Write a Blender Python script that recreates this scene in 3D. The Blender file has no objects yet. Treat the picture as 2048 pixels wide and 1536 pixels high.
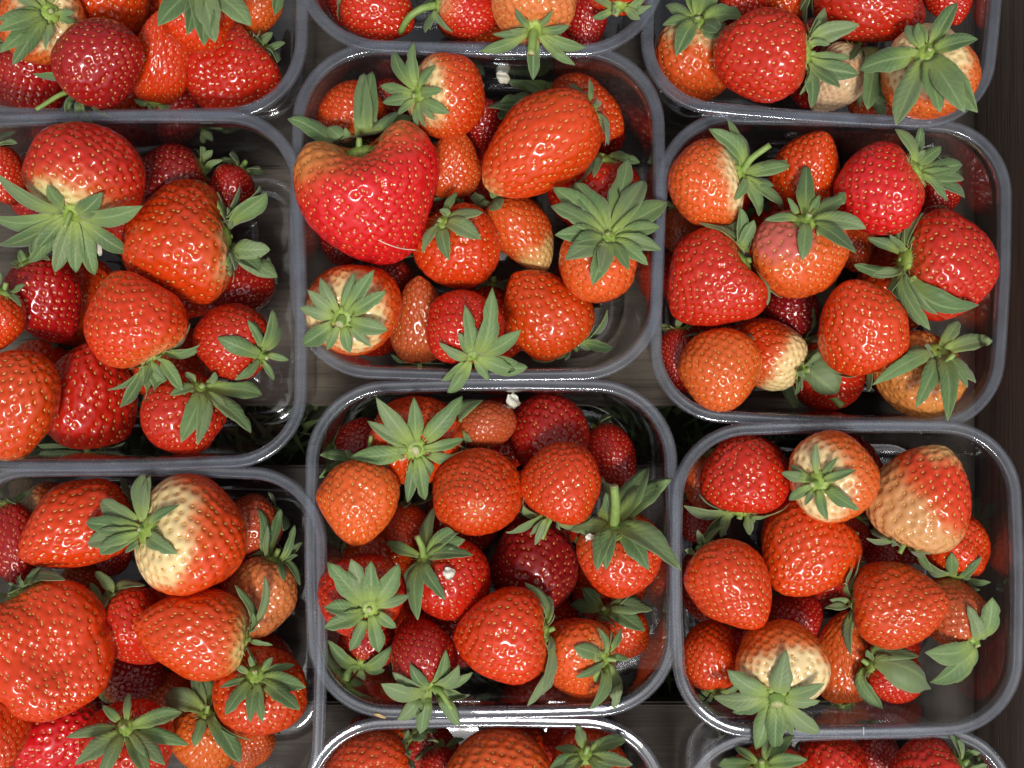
import bpy, math, random
import numpy as np
from mathutils import Vector, Matrix

# ------------------------------------------------------------------ camera, world, light
MM = 0.001
HCAM = 520.0                      # camera height above the punnet rims (mm)
SPX = 0.2                         # mm per photograph pixel (2048 wide) in the rim plane
sc = bpy.context.scene
col = sc.collection
cam_d = bpy.data.cameras.new('camera')
cam = bpy.data.objects.new('camera', cam_d); col.objects.link(cam)
cam.location = (0, 0, HCAM * MM)
cam_d.sensor_width = 36.0
cam_d.lens = 36.0 * HCAM / (2048 * SPX)
cam_d.clip_start = 0.01; cam_d.clip_end = 50
sc.camera = cam

SUN_EL, SUN_AZ = math.radians(64), math.radians(277)     # azimuth measured from +X towards +Y
w = bpy.data.worlds.new('World'); sc.world = w; w.use_nodes = True
nt = w.node_tree; nt.nodes.clear()
wo = nt.nodes.new('ShaderNodeOutputWorld'); bg = nt.nodes.new('ShaderNodeBackground')
sky = nt.nodes.new('ShaderNodeTexSky'); sky.sky_type = 'NISHITA'; sky.sun_disc = False
sky.sun_elevation = SUN_EL; sky.sun_rotation = math.pi / 2 - SUN_AZ
sky.dust_density = 4.0; sky.ozone_density = 1.0; sky.air_density = 1.0
hs = nt.nodes.new('ShaderNodeHueSaturation'); hs.inputs['Saturation'].default_value = 0.3
nt.links.new(sky.outputs[0], hs.inputs['Color']); nt.links.new(hs.outputs[0], bg.inputs[0])
bg.inputs[1].default_value = 0.075
nt.links.new(bg.outputs[0], wo.inputs[0])
sun_d = bpy.data.lights.new('sun', 'SUN'); sun_d.energy = 1.5; sun_d.angle = math.radians(11)
sun_d.color = (1.0, 0.96, 0.9)
sun = bpy.data.objects.new('sun', sun_d); col.objects.link(sun)
sdir = Vector((math.cos(SUN_EL) * math.cos(SUN_AZ), math.cos(SUN_EL) * math.sin(SUN_AZ), math.sin(SUN_EL)))
sun.rotation_euler = sdir.to_track_quat('Z', 'Y').to_euler()
sun.location = sdir * 2
vs = sc.view_settings
vs.view_transform = 'Standard'; vs.look = 'None'; vs.exposure = 0.58; vs.gamma = 1.0; vs.use_curve_mapping = False
sc.cycles.transparent_max_bounces = 32; sc.cycles.max_bounces = 6
sc.cycles.caustics_reflective = False; sc.cycles.caustics_refractive = False

R = random.Random(7)
NP = np.random.default_rng(11)

# ------------------------------------------------------------------ helpers
def pt(px, py, z=0.0):
    """photograph pixel -> point (mm) at height z above the rim plane"""
    k = (HCAM - z) / HCAM
    return np.array([(px - 1024) * SPX * k, (768 - py) * SPX * k, z])

def mesh_np(name, verts, quads=None, tris=None, mat=None, smooth=True):
    me = bpy.data.meshes.new(name)
    verts = np.asarray(verts, dtype=np.float32)
    nq = 0 if quads is None else len(quads); ntr = 0 if tris is None else len(tris)
    loops = []; starts = []; tot = []
    if nq:
        q = np.asarray(quads, dtype=np.int32); loops.append(q.ravel()); starts.append(np.arange(nq) * 4); tot.append(np.full(nq, 4))
    if ntr:
        t = np.asarray(tris, dtype=np.int32); loops.append(t.ravel()); starts.append(nq * 4 + np.arange(ntr) * 3); tot.append(np.full(ntr, 3))
    loops = np.concatenate(loops).astype(np.int32); starts = np.concatenate(starts).astype(np.int32); tot = np.concatenate(tot).astype(np.int32)
    me.vertices.add(len(verts)); me.vertices.foreach_set('co', verts.ravel())
    me.loops.add(len(loops)); me.loops.foreach_set('vertex_index', loops)
    me.polygons.add(len(starts)); me.polygons.foreach_set('loop_start', starts); me.polygons.foreach_set('loop_total', tot)
    me.update(calc_edges=True); me.validate()
    me.polygons.foreach_set('use_smooth', np.full(len(me.polygons), smooth))
    if mat: me.materials.append(mat)
    return me

def fattr(me, name, vals):
    a = me.attributes.new(name, 'FLOAT', 'POINT'); a.data.foreach_set('value', np.asarray(vals, dtype=np.float32))

def link(name, me, parent=None):
    o = bpy.data.objects.new(name, me); col.objects.link(o)
    if parent: o.parent = parent
    return o

def tag(o, label, cat, group=None):
    o['label'] = label; o['category'] = cat
    if group: o['group'] = group
    return o

def grid_quads(nu, nv, wrap=False, off=0):
    """rows nu, columns nv"""
    i = np.arange(nu - 1)[:, None]; j = np.arange(nv if wrap else nv - 1)[None, :]
    j2 = (j + 1) % nv
    a = i * nv + j; b = i * nv + j2; c = (i + 1) * nv + j2; d = (i + 1) * nv + j
    return np.stack([a + 0 * j2, b, c, d], -1).reshape(-1, 4) + off

# ------------------------------------------------------------------ materials
def new_mat(name):
    m = bpy.data.materials.new(name); m.use_nodes = True
    m.node_tree.nodes.clear()
    return m, m.node_tree.nodes, m.node_tree.links

def nd(N, t, **kw):
    n = N.new(t)
    for k, v in kw.items(): setattr(n, k, v)
    return n

def math_n(N, L, op, a, b=None, c=None, clamp=False):
    n = N.new('ShaderNodeMath'); n.operation = op; n.use_clamp = clamp
    for i, v in enumerate((a, b, c)):
        if v is None: continue
        if isinstance(v, (int, float)): n.inputs[i].default_value = v
        else: L.new(v, n.inputs[i])
    return n.outputs[0]

def mix_c(N, L, f, a, b, mode='MIX'):
    n = N.new('ShaderNodeMix'); n.data_type = 'RGBA'; n.blend_type = mode
    for s, v in ((n.inputs[0], f), (n.inputs[6], a), (n.inputs[7], b)):
        if isinstance(v, (int, float)): s.default_value = v
        elif isinstance(v, tuple): s.default_value = (*v, 1)
        else: L.new(v, s)
    return n.outputs[2]

def sstep(N, L, x, lo, hi):
    n = N.new('ShaderNodeMapRange'); n.interpolation_type = 'SMOOTHSTEP'
    for s, v in ((n.inputs[0], x), (n.inputs[1], lo), (n.inputs[2], hi)):
        if isinstance(v, (int, float)): s.default_value = v
        else: L.new(v, s)
    return n.outputs[0]

def obj_attr(N, name):
    n = N.new('ShaderNodeAttribute'); n.attribute_type = 'OBJECT'; n.attribute_name = name
    return n

def geo_attr(N, name):
    n = N.new('ShaderNodeAttribute'); n.attribute_type = 'GEOMETRY'; n.attribute_name = name
    return n.outputs['Fac']

def noise(N, L, vec, scale, detail=3, rough=0.55):
    n = N.new('ShaderNodeTexNoise'); n.inputs['Scale'].default_value = scale
    n.inputs['Detail'].default_value = detail; n.inputs['Roughness'].default_value = rough
    if vec is not None: L.new(vec, n.inputs['Vector'])
    return n.outputs['Fac']

def flesh_material():
    m, N, L = new_mat('strawberry_flesh')
    out = N.new('ShaderNodeOutputMaterial'); p = N.new('ShaderNodeBsdfPrincipled')
    L.new(p.outputs[0], out.inputs[0])
    main = obj_attr(N, 'main_colour').outputs['Color']
    pale = obj_attr(N, 'pale_colour').outputs['Color']
    ps = obj_attr(N, 'pale_start').outputs['Fac']
    tp = obj_attr(N, 'tip_pale').outputs['Fac']
    patch = obj_attr(N, 'patch').outputs['Vector']
    ax = geo_attr(N, 'axial'); pit = geo_attr(N, 'pit')
    tc = N.new('ShaderNodeTexCoord')
    oi = N.new('ShaderNodeObjectInfo')
    va = N.new('ShaderNodeVectorMath'); va.operation = 'ADD'
    L.new(tc.outputs['Object'], va.inputs[0]); 
    cx = N.new('ShaderNodeCombineXYZ'); L.new(math_n(N, L, 'MULTIPLY', oi.outputs['Random'], 37.0), cx.inputs[0]); L.new(cx.outputs[0], va.inputs[1])
    n1 = noise(N, L, va.outputs[0], 2.2, 2); n2 = noise(N, L, va.outputs[0], 9, 3)
    dt = N.new('ShaderNodeVectorMath'); dt.operation = 'DOT_PRODUCT'
    L.new(tc.outputs['Object'], dt.inputs[0]); L.new(patch, dt.inputs[1])
    a1 = math_n(N, L, 'ADD', ax, dt.outputs['Value'])
    a2 = math_n(N, L, 'ADD', a1, math_n(N, L, 'MULTIPLY', math_n(N, L, 'SUBTRACT', n1, 0.5), 0.34))
    a3 = math_n(N, L, 'ADD', a2, math_n(N, L, 'MULTIPLY', math_n(N, L, 'SUBTRACT', n2, 0.5), 0.10))
    # seed pits stay redder than the skin between them, so the ripening front is speckled
    a4 = math_n(N, L, 'SUBTRACT', a3, math_n(N, L, 'MULTIPLY', pit, 0.06))
    f1 = sstep(N, L, math_n(N, L, 'SUBTRACT', a4, ps), -0.22, 0.12)
    f2 = sstep(N, L, math_n(N, L, 'SUBTRACT', a4, ps), -0.02, 0.18)
    red = math_n(N, L, 'SUBTRACT', 1.0, math_n(N, L, 'MULTIPLY', f2, 0.75))
    orange = mix_c(N, L, 0.5, main, (0.66, 0.17, 0.03))
    c = mix_c(N, L, f1, main, orange)
    c = mix_c(N, L, f2, c, pale)
    ft = sstep(N, L, math_n(N, L, 'SUBTRACT', tp, math_n(N, L, 'SUBTRACT', a4, dt.outputs['Value'])), -0.1, 0.15)
    c = mix_c(N, L, math_n(N, L, 'MULTIPLY', ft, 0.85), c, (0.62, 0.46, 0.17))
    # mottling of ripeness
    n3 = noise(N, L, va.outputs[0], 4.0, 4, 0.6)
    dark = mix_c(N, L, 0.55, c, (0.33, 0.008, 0.010))
    c = mix_c(N, L, math_n(N, L, 'MULTIPLY', math_n(N, L, 'MULTIPLY', sstep(N, L, n3, 0.5, 0.8), 0.4), red), c, dark)
    c = mix_c(N, L, math_n(N, L, 'MULTIPLY', math_n(N, L, 'MULTIPLY', pit, 0.30), red), c, mix_c(N, L, 0.5, c, (0.45, 0.015, 0.006)))
    L.new(c, p.inputs['Base Color'])
    rn = noise(N, L, va.outputs[0], 22, 3)
    rr = N.new('ShaderNodeMapRange'); L.new(rn, rr.inputs[0]); rr.inputs[3].default_value = 0.07; rr.inputs[4].default_value = 0.17
    L.new(rr.outputs[0], p.inputs['Roughness'])
    p.inputs['IOR'].default_value = 1.46
    p.inputs['Subsurface Weight'].default_value = 0.22
    p.inputs['Subsurface Radius'].default_value = (1.0, 0.28, 0.12)
    p.inputs['Subsurface Scale'].default_value = 1.6 * MM
    p.inputs['Coat Weight'].default_value = 0.35; p.inputs['Coat Roughness'].default_value = 0.07
    b = N.new('ShaderNodeBump'); b.inputs['Strength'].default_value = 0.12; b.inputs['Distance'].default_value = 0.0004
    L.new(noise(N, L, va.outputs[0], 70, 3), b.inputs['Height']); L.new(b.outputs[0], p.inputs['Normal'])
    return m

def seed_material():
    m, N, L = new_mat('strawberry_seed')
    out = N.new('ShaderNodeOutputMaterial'); p = N.new('ShaderNodeBsdfPrincipled'); L.new(p.outputs[0], out.inputs[0])
    rnd = geo_attr(N, 'tone')
    base = obj_attr(N, 'seed_colour').outputs['Color']
    c = mix_c(N, L, math_n(N, L, 'MULTIPLY', sstep(N, L, rnd, 0.35, 0.9), 0.75), base, (0.68, 0.42, 0.10))
    c = mix_c(N, L, math_n(N, L, 'MULTIPLY', math_n(N, L, 'SUBTRACT', 1.0, sstep(N, L, rnd, 0.0, 0.3)), 0.6), c, (0.40, 0.10, 0.02))
    L.new(c, p.inputs['Base Color']); p.inputs['Roughness'].default_value = 0.22
    p.inputs['Coat Weight'].default_value = 0.3
    return m

def sepal_material():
    m, N, L = new_mat('sepal_green')
    out = N.new('ShaderNodeOutputMaterial'); p = N.new('ShaderNodeBsdfPrincipled')
    al = geo_attr(N, 'along'); ac = geo_attr(N, 'across')      # 0 base..1 tip ; 0 midrib..1 edge
    oi = N.new('ShaderNodeObjectInfo'); tc = N.new('ShaderNodeTexCoord')
    n1 = noise(N, L, tc.outputs['Object'], 260, 3); n2 = noise(N, L, tc.outputs['Object'], 1500, 2)
    g = mix_c(N, L, n1, (0.09, 0.175, 0.055), (0.19, 0.295, 0.10))
    g = mix_c(N, L, math_n(N, L, 'MULTIPLY', sstep(N, L, oi.outputs['Random'], 0.45, 1.0), 0.7), g, (0.20, 0.255, 0.125))
    g = mix_c(N, L, math_n(N, L, 'MULTIPLY', math_n(N, L, 'SUBTRACT', 1.0, sstep(N, L, oi.outputs['Random'], 0.0, 0.4)), 0.7), g, (0.055, 0.115, 0.04))
    g = mix_c(N, L, math_n(N, L, 'MULTIPLY', n2, 0.25), g, (0.19, 0.27, 0.13))
    # yellow-green base, pale midrib and thin pale edge
    fb = math_n(N, L, 'SUBTRACT', 1.0, sstep(N, L, al, 0.04, 0.5))
    g = mix_c(N, L, math_n(N, L, 'MULTIPLY', fb, 0.8), g, (0.32, 0.43, 0.08))
    fm = math_n(N, L, 'SUBTRACT', 1.0, sstep(N, L, ac, 0.02, 0.16))
    g = mix_c(N, L, math_n(N, L, 'MULTIPLY', fm, 0.6), g, (0.30, 0.40, 0.17))
    fe = sstep(N, L, ac, 0.86, 1.0)
    g = mix_c(N, L, math_n(N, L, 'MULTIPLY', fe, 0.6), g, (0.30, 0.34, 0.15))
    # side veins
    wv = math_n(N, L, 'SINE', math_n(N, L, 'MULTIPLY', math_n(N, L, 'SUBTRACT', al, math_n(N, L, 'MULTIPLY', ac, 0.22)), 58.0))
    g = mix_c(N, L, math_n(N, L, 'MULTIPLY', sstep(N, L, wv, 0.55, 1.0), 0.16), g, (0.25, 0.34, 0.15))
    L.new(g, p.inputs['Base Color']); p.inputs['Roughness'].default_value = 0.52
    p.inputs['Sheen Weight'].default_value = 0.22; p.inputs['Sheen Roughness'].default_value = 0.5
    p.inputs['Specular IOR Level'].default_value = 0.35
    b = N.new('ShaderNodeBump'); b.inputs['Strength'].default_value = 0.35; b.inputs['Distance'].default_value = 0.0003
    L.new(math_n(N, L, 'ADD', n2, math_n(N, L, 'MULTIPLY', wv, 0.3)), b.inputs['Height']); L.new(b.outputs[0], p.inputs['Normal'])
    tr = N.new('ShaderNodeBsdfTranslucent'); L.new(mix_c(N, L, 0.5, g, (0.35, 0.5, 0.06)), tr.inputs[0])
    mx = N.new('ShaderNodeMixShader'); mx.inputs[0].default_value = 0.16
    L.new(p.outputs[0], mx.inputs[1]); L.new(tr.outputs[0], mx.inputs[2]); L.new(mx.outputs[0], out.inputs[0])
    return m

def simple(name, colr, rough=0.5, nscale=400, var=0.25, bump=0.2, col2=None, sub=0.0):
    m, N, L = new_mat(name)
    out = N.new('ShaderNodeOutputMaterial'); p = N.new('ShaderNodeBsdfPrincipled'); L.new(p.outputs[0], out.inputs[0])
    tc = N.new('ShaderNodeTexCoord'); n1 = noise(N, L, tc.outputs['Object'], nscale, 4)
    c2 = col2 or tuple(x * (1 - var) for x in colr)
    L.new(mix_c(N, L, sstep(N, L, n1, 0.3, 0.7), colr, c2), p.inputs['Base Color'])
    p.inputs['Roughness'].default_value = rough
    if sub: p.inputs['Subsurface Weight'].default_value = sub; p.inputs['Subsurface Scale'].default_value = 0.001
    b = N.new('ShaderNodeBump'); b.inputs['Strength'].default_value = bump; b.inputs['Distance'].default_value = 0.0004
    L.new(n1, b.inputs['Height']); L.new(b.outputs[0], p.inputs['Normal'])
    return m

def plastic_material(name, tint, haze, hazecol, rough, scuff):
    """clear thin-walled plastic: light passes, Fresnel reflection, faint milkiness and scuffs"""
    m, N, L = new_mat(name)
    out = N.new('ShaderNodeOutputMaterial')
    tr = N.new('ShaderNodeBsdfTransparent'); tr.inputs[0].default_value = (*tint, 1)
    gl = N.new('ShaderNodeBsdfGlossy'); gl.inputs['Roughness'].default_value = rough
    gl.inputs[0].default_value = (1, 1, 1, 1)
    df = N.new('ShaderNodeBsdfDiffuse'); df.inputs[0].default_value = (*hazecol, 1)
    tl = N.new('ShaderNodeBsdfTranslucent'); tl.inputs[0].default_value = (*hazecol, 1)
    tc = N.new('ShaderNodeTexCoord')
    n1 = noise(N, L, tc.outputs['Object'], 90, 4, 0.65); n2 = noise(N, L, tc.outputs['Object'], 900, 2)
    md = N.new('ShaderNodeMixShader'); md.inputs[0].default_value = 0.5
    L.new(df.outputs[0], md.inputs[1]); L.new(tl.outputs[0], md.inputs[2])
    hz = N.new('ShaderNodeMixShader')
    sp = sstep(N, L, n2, 0.66, 0.78)
    f = math_n(N, L, 'ADD', math_n(N, L, 'MULTIPLY', n1, haze * 2), math_n(N, L, 'MULTIPLY', sp, scuff), clamp=True)
    L.new(f, hz.inputs[0]); L.new(tr.outputs[0], hz.inputs[1]); L.new(md.outputs[0], hz.inputs[2])
    fr = N.new('ShaderNodeFresnel'); fr.inputs[0].default_value = 1.5
    b = N.new('ShaderNodeBump'); b.inputs['Strength'].default_value = 0.35; b.inputs['Distance'].default_value = 0.0012
    L.new(noise(N, L, tc.outputs['Object'], 40, 1), b.inputs['Height'])
    L.new(b.outputs[0], gl.inputs['Normal']); L.new(b.outputs[0], fr.inputs['Normal'])
    # fresnel must not see the sheet from inside as total reflection
    ge = N.new('ShaderNodeNewGeometry')
    ior = N.new('ShaderNodeMix'); ior.data_type = 'FLOAT'; L.new(ge.outputs['Backfacing'], ior.inputs[0])
    ior.inputs[2].default_value = 1.5; ior.inputs[3].default_value = 1 / 1.5
    L.new(ior.outputs[0], fr.inputs[0])
    mx = N.new('ShaderNodeMixShader'); L.new(fr.outputs[0], mx.inputs[0])
    L.new(hz.outputs[0], mx.inputs[1]); L.new(gl.outputs[0], mx.inputs[2]); L.new(mx.outputs[0], out.inputs[0])
    return m

def wood_material(name, along='X', c1=(0.20, 0.165, 0.125), c2=(0.105, 0.085, 0.065)):
    m, N, L = new_mat(name)
    out = N.new('ShaderNodeOutputMaterial'); p = N.new('ShaderNodeBsdfPrincipled'); L.new(p.outputs[0], out.inputs[0])
    tc = N.new('ShaderNodeTexCoord'); oi = N.new('ShaderNodeObjectInfo')
    mp = N.new('ShaderNodeMapping'); L.new(tc.outputs['Object'], mp.inputs[0])
    mp.inputs['Scale'].default_value = (7, 120, 120) if along == 'X' else (120, 7, 120)
    cx = N.new('ShaderNodeCombineXYZ'); L.new(math_n(N, L, 'MULTIPLY', oi.outputs['Random'], 50.0), cx.inputs[0]); L.new(cx.outputs[0], mp.inputs['Location'])
    n1 = noise(N, L, mp.outputs[0], 1.0, 6, 0.65); n2 = noise(N, L, mp.outputs[0], 6.0, 4, 0.7)
    n3 = noise(N, L, tc.outputs['Object'], 25, 4)
    mp2 = N.new('ShaderNodeMapping'); L.new(tc.outputs['Object'], mp2.inputs[0])
    mp2.inputs['Scale'].default_value = (12, 700, 700) if along == 'X' else (700, 12, 700)
    n4 = noise(N, L, mp2.outputs[0], 1.0, 3, 0.6)
    c = mix_c(N, L, sstep(N, L, n1, 0.3, 0.7), c1, c2)
    c = mix_c(N, L, math_n(N, L, 'MULTIPLY', sstep(N, L, n2, 0.55, 0.75), 0.55), c, (0.055, 0.042, 0.032))
    c = mix_c(N, L, math_n(N, L, 'MULTIPLY', sstep(N, L, n4, 0.55, 0.7), 0.45), c, (0.05, 0.04, 0.03))
    c = mix_c(N, L, math_n(N, L, 'MULTIPLY', sstep(N, L, n3, 0.45, 0.75), 0.4), c, (0.22, 0.20, 0.175))
    L.new(c, p.inputs['Base Color']); p.inputs['Roughness'].default_value = 0.85; p.inputs['Specular IOR Level'].default_value = 0.2
    b = N.new('ShaderNodeBump'); b.inputs['Strength'].default_value = 0.6; b.inputs['Distance'].default_value = 0.0008
    L.new(math_n(N, L, 'ADD', n2, n4), b.inputs['Height']); L.new(b.outputs[0], p.inputs['Normal'])
    return m

M_FLESH = flesh_material(); M_SEED = seed_material(); M_SEPAL = sepal_material()
M_HUB = simple('calyx_hub', (0.34, 0.45, 0.08), 0.5, 700, col2=(0.20, 0.31, 0.05), bump=0.8)
M_STEM = simple('stem_green', (0.24, 0.35, 0.09), 0.5, 300, col2=(0.17, 0.27, 0.06), bump=0.3)
M_CUT = simple('stem_cut', (0.50, 0.50, 0.26), 0.6, 900, col2=(0.30, 0.30, 0.12))
M_STAMEN = simple('stamen', (0.55, 0.50, 0.20), 0.6, 300, col2=(0.42, 0.40, 0.12))
M_PETAL = simple('dry_petal', (0.78, 0.76, 0.68), 0.55, 250, col2=(0.62, 0.56, 0.42), sub=0.2)
M_FIBRE = simple('pale_fibre', (0.8, 0.72, 0.6), 0.4, 200)
M_STRAW = simple('straw_bit', (0.62, 0.42, 0.18), 0.6, 500)
M_TUB = plastic_material('clear_plastic_wall', (0.935, 0.94, 0.95), 0.008, (0.5, 0.53, 0.58), 0.05, 0.03)
M_RIM = plastic_material('clear_plastic_rim', (0.90, 0.92, 0.945), 0.10, (0.54, 0.60, 0.71), 0.035, 0.0)
M_WOOD = wood_material('weathered_wood', 'X')
M_WOOD_DARK = wood_material('weathered_wood_dark', 'X', (0.072, 0.06, 0.048), (0.038, 0.031, 0.025))  # darker slat tone, with the shade inside the punnets painted in as well
M_WOODY = wood_material('weathered_wood_side', 'Y', (0.36, 0.30, 0.235), (0.21, 0.17, 0.135))
M_WOOD_EDGE_SHADED = wood_material('weathered_wood_edge_shaded', 'Y', (0.075, 0.062, 0.05), (0.04, 0.033, 0.027))  # edge board: its dark colour paints in the shade on the punnet floors
M_SOIL = simple('dark_soil', (0.045, 0.05, 0.025), 0.95, 120, col2=(0.02, 0.02, 0.012), bump=1.0)
M_GRASS = simple('grass_blade', (0.08, 0.145, 0.04), 0.55, 60, col2=(0.15, 0.19, 0.07))

# ------------------------------------------------------------------ ground, grass, crate
FLOOR = -79.0                                                   # top of the crate slats (mm)
def sheet(name, x0, x1, y0, y1, z, mat, n=40, amp=3.0):
    xs = np.linspace(x0, x1, n); ys = np.linspace(y0, y1, n)
    X, Y = np.meshgrid(xs, ys); Z = z + amp * (NP.random(X.shape) - 0.5)
    v = np.stack([X, Y, Z], -1).reshape(-1, 3) * MM
    return link(name, mesh_np(name, v, grid_quads(n, n), mat=mat))
gnd = sheet('ground', -1500, 1500, -1500, 1500, FLOOR - 40, M_SOIL, 60, 5)
gnd['kind'] = 'structure'

def grass():
    n = 5200; V = []; T = []
    base = FLOOR - 40
    xs = NP.uniform(-300, 300, n); ys = NP.uniform(-240, 60, n)
    k = 0
    for x, y in zip(xs, ys):
        a = R.uniform(0, 6.283); h = R.uniform(8, 24); lean = R.uniform(4, 26); wd = R.uniform(0.8, 2.0)
        dx, dy = math.cos(a), math.sin(a)
        sx, sy = -dy * wd, dx * wd
        p0 = (x, y, base - 2); p1 = (x + dx * lean * .4, y + dy * lean * .4, base + h * .65); p2 = (x + dx * lean, y + dy * lean, base + h)
        V += [(p0[0] - sx, p0[1] - sy, p0[2]), (p0[0] + sx, p0[1] + sy, p0[2]), (p1[0] - sx * .8, p1[1] - sy * .8, p1[2]), (p1[0] + sx * .8, p1[1] + sy * .8, p1[2]), p2]
        T += [(k, k + 1, k + 3), (k, k + 3, k + 2), (k + 2, k + 3, k + 4)]
        k += 5
    o = link('grass', mesh_np('grass', np.array(V) * MM, tris=T, mat=M_GRASS))
    o['kind'] = 'stuff'; tag(o, 'dark green grass seen through the gaps between the crate slats', 'grass')
grass()

def board(name, x0, x1, y0, y1, z0, z1, mat, parent, bev=1.2):
    import bmesh
    bm = bmesh.new(); bmesh.ops.create_cube(bm, size=1)
    for v in bm.verts:
        v.co = Vector(((v.co.x) * (x1 - x0), (v.co.y) * (y1 - y0), (v.co.z) * (z1 - z0))) * MM
    bmesh.ops.bevel(bm, geom=bm.edges[:], offset=bev * MM, segments=2, affect='EDGES')
    me = bpy.data.meshes.new(name); bm.to_mesh(me); bm.free(); me.materials.append(mat)
    o = link(name, me, parent); o.location = Vector(((x0 + x1) / 2, (y0 + y1) / 2, (z0 + z1) / 2)) * MM
    return o
crate = link('wooden_crate', None); tag(crate, 'weathered grey wooden crate of slats carrying all the punnets', 'crate')
crate.location = (0, 0, (FLOOR - 14) * MM)
def yfl(py): return pt(0, py, FLOOR)[1]
def cboard(*a, **k):
    o = board(*a, crate, **k); o.location -= crate.location
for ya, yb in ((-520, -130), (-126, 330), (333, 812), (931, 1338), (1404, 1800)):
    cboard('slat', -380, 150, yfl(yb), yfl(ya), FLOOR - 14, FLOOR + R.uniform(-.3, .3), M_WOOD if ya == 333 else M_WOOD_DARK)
cboard('side_board', 214.5, 232, -290, 300, FLOOR - 12, 4, M_WOODY)
cboard('edge_board', 151, 213.5, -290, 300, FLOOR - 14, FLOOR + .2, M_WOOD_EDGE_SHADED)
cboard('bearer', -370, -330, -290, 300, FLOOR - 36, FLOOR - 14.6, M_WOODY)
cboard('bearer', 165, 205, -290, 300, FLOOR - 36, FLOOR - 14.6, M_WOODY)

# ------------------------------------------------------------------ punnets
# id: left, right, top, bottom of the rim in photograph pixels, rotation (deg), extra rim height (mm), corner radius (px)
PUN = {
 'P1': (-125, 612, -445, 236, 0.0, 0.5, 160),
 'P2': (596, 1332, -565, 106, -1.2, 5.0, 170),
 'P3': (1296, 2004, -400, 240, -4.0, 3.0, 150),
 'P4': (-135, 607, 226, 938, 1.0, 4.5, 150),
 'P5': (584, 1326, 88, 758, -0.6, 0.0, 165),
 'P6': (1308, 2016, 232, 852, -2.2, 0.0, 150),
 'P7': (-95, 648, 934, 1640, -0.6, 0.5, 150),
 'P8': (614, 1354, 762, 1434, 0.4, 0.0, 165),
 'P9': (1346, 2044, 846, 1472, 0.6, 3.2, 155),
 'P10': (606, 1334, 1437, 2110, 0.3, 0.0, 165),
 'P11': (1366, 2036, 1462, 2090, 1.6, 0.0, 150),
}
PLAB = {
 'P1': 'clear plastic punnet whose dark berry trails a thin stem over its edge',
 'P2': 'clear plastic punnet with a pale berry hanging its calyx over the rim',
 'P3': 'clear plastic punnet by the crate board holding an unripe cream berry',
 'P4': 'clear plastic punnet with bright streaks on its rim and a berry under sprawling sepals',
 'P5': 'clear plastic punnet holding the giant heart-shaped strawberry',
 'P6': 'clear plastic punnet by the crate board with a straight cut pale stem inside',
 'P7': 'clear plastic punnet holding the large folded fan-shaped strawberry',
 'P8': 'clear plastic punnet with a small moulded mark on its rim and a maroon berry',
 'P9': 'clear plastic punnet with a thick pale stem stub and one empty corner',
 'P10': 'clear plastic punnet with a broad orange berry beside the moulded-mark punnet',
 'P11': 'clear plastic punnet whose rim meets a neighbour with a moulded nib',
}
PSUF = {
 'P1': 'in the thin-stem punnet', 'P2': 'in the overhanging-calyx punnet', 'P3': 'in the unripe-berry punnet',
 'P4': 'in the sprawling-sepal punnet', 'P5': 'in the giant-heart punnet', 'P6': 'in the cut-stem punnet',
 'P7': 'in the folded-berry punnet', 'P8': 'in the maroon-berry punnet', 'P9': 'in the thick-stub punnet',
 'P10': 'in the broad-berry punnet', 'P11': 'in the nib-side punnet',
}
LIP = 4.0; TAPER = 0.045
class Pun: pass
PO = {}
def outline(hx, hy, r, nc=18, ns=14, bul=0.7):
    """rounded rectangle, counter-clockwise, constant point count"""
    r = max(r, 1.0); pts = []
    cs = [(hx - r, hy - r, 0), (-hx + r, hy - r, 90), (-hx + r, -hy + r, 180), (hx - r, -hy + r, 270)]
    for q in range(4):
        cx, cy, a0 = cs[q]
        for i in range(nc + 1):
            a = math.radians(a0 + 90 * i / nc); pts.append((cx + r * math.cos(a), cy + r * math.sin(a)))
        nx, ny, na = cs[(q + 1) % 4]
        a = math.radians(a0 + 90); p1 = (cx + r * math.cos(a), cy + r * math.sin(a)); p2 = (nx + r * math.cos(a), ny + r * math.sin(a))
        for i in range(1, ns):
            t = i / ns; b = bul * math.sin(math.pi * t)
            pts.append((p1[0] + (p2[0] - p1[0]) * t + b * math.cos(a), p1[1] + (p2[1] - p1[1]) * t + b * math.sin(a)))
    return np.array(pts)

def sweep(P, prof, th, closed_base=False):
    """sweep an (offset, z) profile along the rounded rectangle; sheet of thickness th"""
    prof = np.array(prof, float)
    tan = np.gradient(prof, axis=0); tan /= np.linalg.norm(tan, axis=1)[:, None]
    nor = np.stack([-tan[:, 1], tan[:, 0]], 1)
    back = prof + nor * th
    loop = np.concatenate([prof, back[::-1]])
    V = []
    for o, z in loop:
        ol = outline(P.hx - o, P.hy - o, P.r - o)
        wob = 1 + 0 * ol[:, :1]
        V.append(np.concatenate([ol, np.full((len(ol), 1), z)], 1))
    n = len(V[0]); m = len(V)
    V = np.concatenate(V)
    q = grid_quads(m, n, True)
    j = np.arange(n); last = np.stack([(m - 1) * n + j, (m - 1) * n + (j + 1) % n, (j + 1) % n, j], 1)
    return V, np.concatenate([q, last])

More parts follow.
